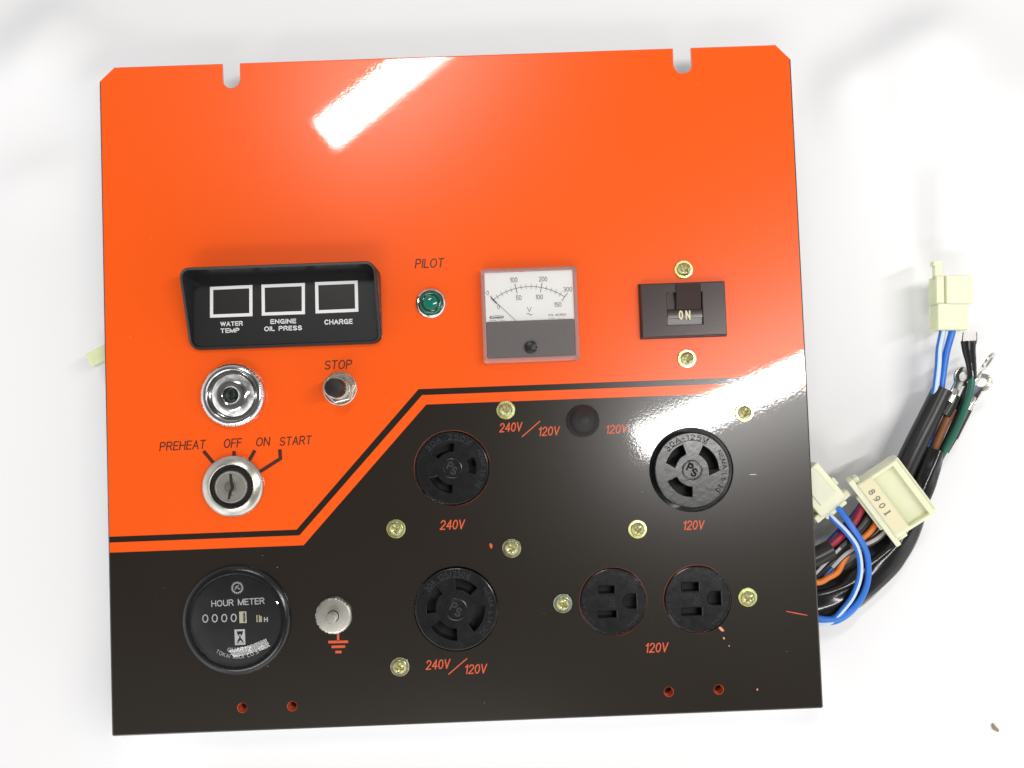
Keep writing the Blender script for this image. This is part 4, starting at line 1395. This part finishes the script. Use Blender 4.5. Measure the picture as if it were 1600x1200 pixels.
for lab, col, wpts, tpts, rt in (
        ('wire with the uppermost ring terminal, its tip pointing up to the right', 'black_wire',
         [(1521, 590, -8), (1513, 606, -8), (1504, 626, -9), (1496, 648, -10), (1484, 676, -11), (1470, 706, -12)],
         [(1516, 600, -8), (1507, 620, -9), (1498, 642, -10)], ((1522, 592), (1544, 565), 5.4, 2.9, 4.8, 58, -6)),
        ('wire with the lowest ring terminal, behind a short black tube right of the green wire', 'black_wire',
         [(1514, 636, -12), (1503, 658, -12), (1492, 682, -12), (1478, 706, -12)],
         [(1514, 637, -12), (1502, 660, -12), (1490, 684, -12)], ((1517, 630), (1534, 598), 5.2, 2.7, 4.8, -50, -12))):
    t = empty('ring_lead', lab, 'wire', (268, -15, SHEET), 'ring terminal leads of the harness')
    to = Vector((-268, 15, -SHEET))
    fix(cable('wire', wpts, 1.5, M[col], t), to)
    fix(cable('end_tube', tpts, [2.1, 2.2, 2.2], M['sleeve'], t), to)
    ring_terminal(t, to, *rt)

# ------------------------------------------------------------------ plugs
def frame_box(mb, o, ux, uy, uz, x0, x1, y0, y1, z0, z1, ch=0.35, hole=None, floor=None, mi=0):
    """chamfered block in a tilted frame"""
    t = MB()
    hs = [rrect(*hole, 0.3, 2)] if hole else []
    slab(t, rrect(x0, y0, x1, y1, 0.6, 3), z1, z0, hs, ch=ch, hole_ch=0.2 if hole else 0, hole_floor=floor, bottom=True)
    for fl_ in (True, False):
        mb.add([o + ux * x + uy * y + uz * z for x, y, z in t.v], [f for f, q in zip(t.f, t.flat) if q == fl_], mi, fl_)

def frame_from(p0, p1, z, lift=0.0):
    """frame with x from photo point p0 to p1 (both at level z)"""
    a, b = P3(*p0, z), P3(*p1, z)
    ux = (b - a).normalized()
    uz = Vector((0, 0, 1))
    uy = uz.cross(ux).normalized()
    return a, ux, uy, uz, (b - a).length

# plug with the number label: tub open upwards, a flange along its lower left
o8, ux, uy, uz, L8 = frame_from((1340, 753), (1404, 838), 0)
# tilt: the open side leans to the right
tilt = Matrix.Rotation(rad(14), 3, ux)
uy, uz = tilt @ uy, tilt @ uz
pg = empty('numbered_plug', 'ivory plug marked 8901 lying across the black sleeves', 'plug', tuple(o8))
po = -o8
mb = MB()
W8 = L8
frame_box(mb, o8, ux, uy, uz, -3.0, W8 + 3.5, -4.0, -1.2, -6.5, 2.5, ch=0.5)
frame_box(mb, o8, ux, uy, uz, 0.5, W8 - 0.5, -1.3, 21.5, -9.0, 3.0, ch=0.6, hole=(2.2, 7.0, W8 - 2.2, 18.6), floor=-0.8)
frame_box(mb, o8, ux, uy, uz, -2.5, 0.8, -1.5, 1.6, -5.5, 0.0, ch=0.4)
frame_box(mb, o8, ux, uy, uz, W8 - 0.8, W8 + 2.6, -1.5, 4.0, -6.0, -1.0, ch=0.4)
frame_box(mb, o8, ux, uy, uz, 1.0, W8 - 1.0, 19.5, 23.2, -9.5, -1.2, ch=0.4)
frame_box(mb, o8, ux, uy, uz, 7.0, W8 - 7.0, -5.4, -3.9, -4.5, -0.5, ch=0.3)
fix(mb.build('housing', M['nylon'], pg, smooth=30), po)
mb = MB()
lab8 = [(1.2, -0.6), (W8 - 3.0, -0.6), (W8 - 3.0, 6.6), (1.2, 6.6)]
t = MB(); t.add([(x, y, 3.08) for x, y in lab8], [[0, 1, 2, 3]])
mb.add([o8 + ux * x + uy * y + uz * z for x, y, z in t.v], t.f)
fix(mb.build('number_label', M['paper'], pg, smooth=0), po)
mb = MB(); t = MB()
x = 6.2
for ch in '8901':
    if ch == '1':
        stroke(t, (x + 1.3, 0.9), (x + 1.3, 4.3), 0.85, 3.16)
        stroke(t, (x + 0.4, 0.95), (x + 2.2, 0.95), 0.4, 3.17)
        stroke(t, (x + 0.5, 4.1), (x + 1.6, 4.1), 0.4, 3.17)
    else:
        letter(t, ch, Vector((x, 0.9)), Vector((x + 2.3, 0.9)), 3.4, 3.16, weight=0.17)
    x += 4.3
M['stamp'] = mat('stamp_ink', (0.20, 0.18, 0.15), 0.6, var=0.35, vscale=900)
mb.add([o8 + ux * a + uy * b + uz * c_ for a, b, c_ in t.v], t.f)
fix(mb.build('stamped_number', M['stamp'], pg, smooth=0, weld=False), po)

# upright plug at the top with two blue wires
oT, ux, uy, uz, LT = frame_from((1455, 516), (1510, 516.5), -6)
tp = empty('latched_plug', 'pale ivory two wire plug with a latch arm, topmost at the right', 'plug', tuple(oT))
to = -oT
mb = MB()
frame_box(mb, oT, ux, uy, uz, 2.4, LT - 0.4, 0, 14.2, -7, 2.5, ch=0.5)
frame_box(mb, oT, ux, uy, uz, 2.0, 6.3, 13.4, 28.2, -6.5, 2.2, ch=0.4)
frame_box(mb, oT, ux, uy, uz, 6.4, LT + 1.9, 13.6, 28.6, -8, 3.8, ch=0.5)
frame_box(mb, oT, ux, uy, uz, 2.0, 5.9, 27.0, 36.6, -2.5, 0.6, ch=0.3)
frame_box(mb, oT, ux, uy, uz, 0.9, 2.6, 33.6, 36.3, -2.5, 1.6, ch=0.3)
fix(mb.build('housing', M['nylon_pale'], tp, smooth=30), to)
fix(cable('wire', [(1473, 512, -8), (1472.4, 520, -8), (1467.5, 545, -8), (1466, 570, -8), (1462, 605, -8), (1458, 625, -9)], 1.75, [M['blue'], M['white_stripe']], tp, stripe=(2, 5, 1)), to)
fix(cable('wire', [(1488, 512, -8), (1487.3, 520, -8), (1479, 550, -8.5), (1474, 580, -9), (1470, 610, -9), (1466, 630, -10)], 1.8, M['blue'], tp), to)

# plug half hidden under the right edge, blue loop back under the panel
oC, ux, uy, uz, LC = frame_from((1290, 814), (1326, 783), -5)
ep = empty('edge_plug', 'ivory plug at the right edge with a blue wire loop', 'plug', tuple(oC))
eo = -oC
mb = MB()
frame_box(mb, oC, ux, uy, uz, -0.6, LC + 0.5, 3.0, 26, -7, 1.5, ch=0.5)
frame_box(mb, oC, ux, uy, uz, -3.8, LC + 3.2, 1.5, 5.2, -6, 0.5, ch=0.6)
frame_box(mb, oC, ux, uy, uz, 1.2, LC - 1.2, -0.2, 2.0, -5, 0.8, ch=0.4)
frame_box(mb, oC, ux, uy, uz, LC - 0.5, LC + 2.2, 10.0, 14.5, -5, 0.2, ch=0.5)
frame_box(mb, oC, ux, uy, uz, 3.0, LC - 3.0, 8.0, 26, 1.3, 2.3, ch=0.3)
fix(mb.build('housing', M['nylon'], ep, smooth=30), eo)
fix(cable('wire', [(1308, 794, -5), (1314, 799, -4), (1330, 822, -2), (1347, 848, -2), (1355.5, 872, -2), (1356, 905, -3), (1347, 932, -4), (1332, 951, -5), (1309, 966, -6), (1284, 967, -7), (1255, 958, -9)], 1.6, M['blue'], ep, n=14), eo)
fix(cable('wire', [(1297, 806, -5), (1303, 812, -4), (1323, 832, -2), (1338, 854, -1.5), (1344, 880, -1.5), (1342, 906, -2), (1332, 932, -4), (1317, 952, -5), (1299, 970, -7), (1280, 973, -8), (1252, 966, -9)], 1.5, [M['blue'], M['white_stripe']], ep, stripe=(3, 6, 1), n=14), eo)
fix(cable('wire', [(1240, 950, -12), (1275, 966, -11), (1300, 972, -11), (1322, 962, -10), (1340, 944, -9), (1352, 920, -7)], 1.5, M['blue'], ep), eo)

# plug tip showing at the left edge
oL, ux, uy, uz, LL = frame_from((146, 572), (136, 552), -8)
lp = empty('hidden_plug', 'pale ivory plug tip peeking out at the left edge', 'plug', tuple(oL))
mb = MB()
frame_box(mb, oL, ux, uy, uz, 0, LL, -16, 0.8, -5, 1, ch=0.5)
fix(mb.build('housing', M['nylon_pale'], lp, smooth=30), -oL)

# speck on the sheet
c3 = P3(1555, 1137, SHEET + 0.9)
mb = MB()
tube(mb, [P3(1551, 1131, SHEET + 1.0), P3(1553.5, 1137, SHEET + 1.2), P3(1560, 1142, SHEET + 1.0)], [0.6, 1.1, 0.7], n=10, flat=0.7)
mb.v = [(x - c3.x, y - c3.y, z - c3.z) for x, y, z in mb.v]
sp = mb.build('crumb', M['speck'], None, loc=tuple(c3), smooth=60)
sp['label'] = 'tiny curved brown crumb lying alone on the white sheet'
sp['category'] = 'crumb'
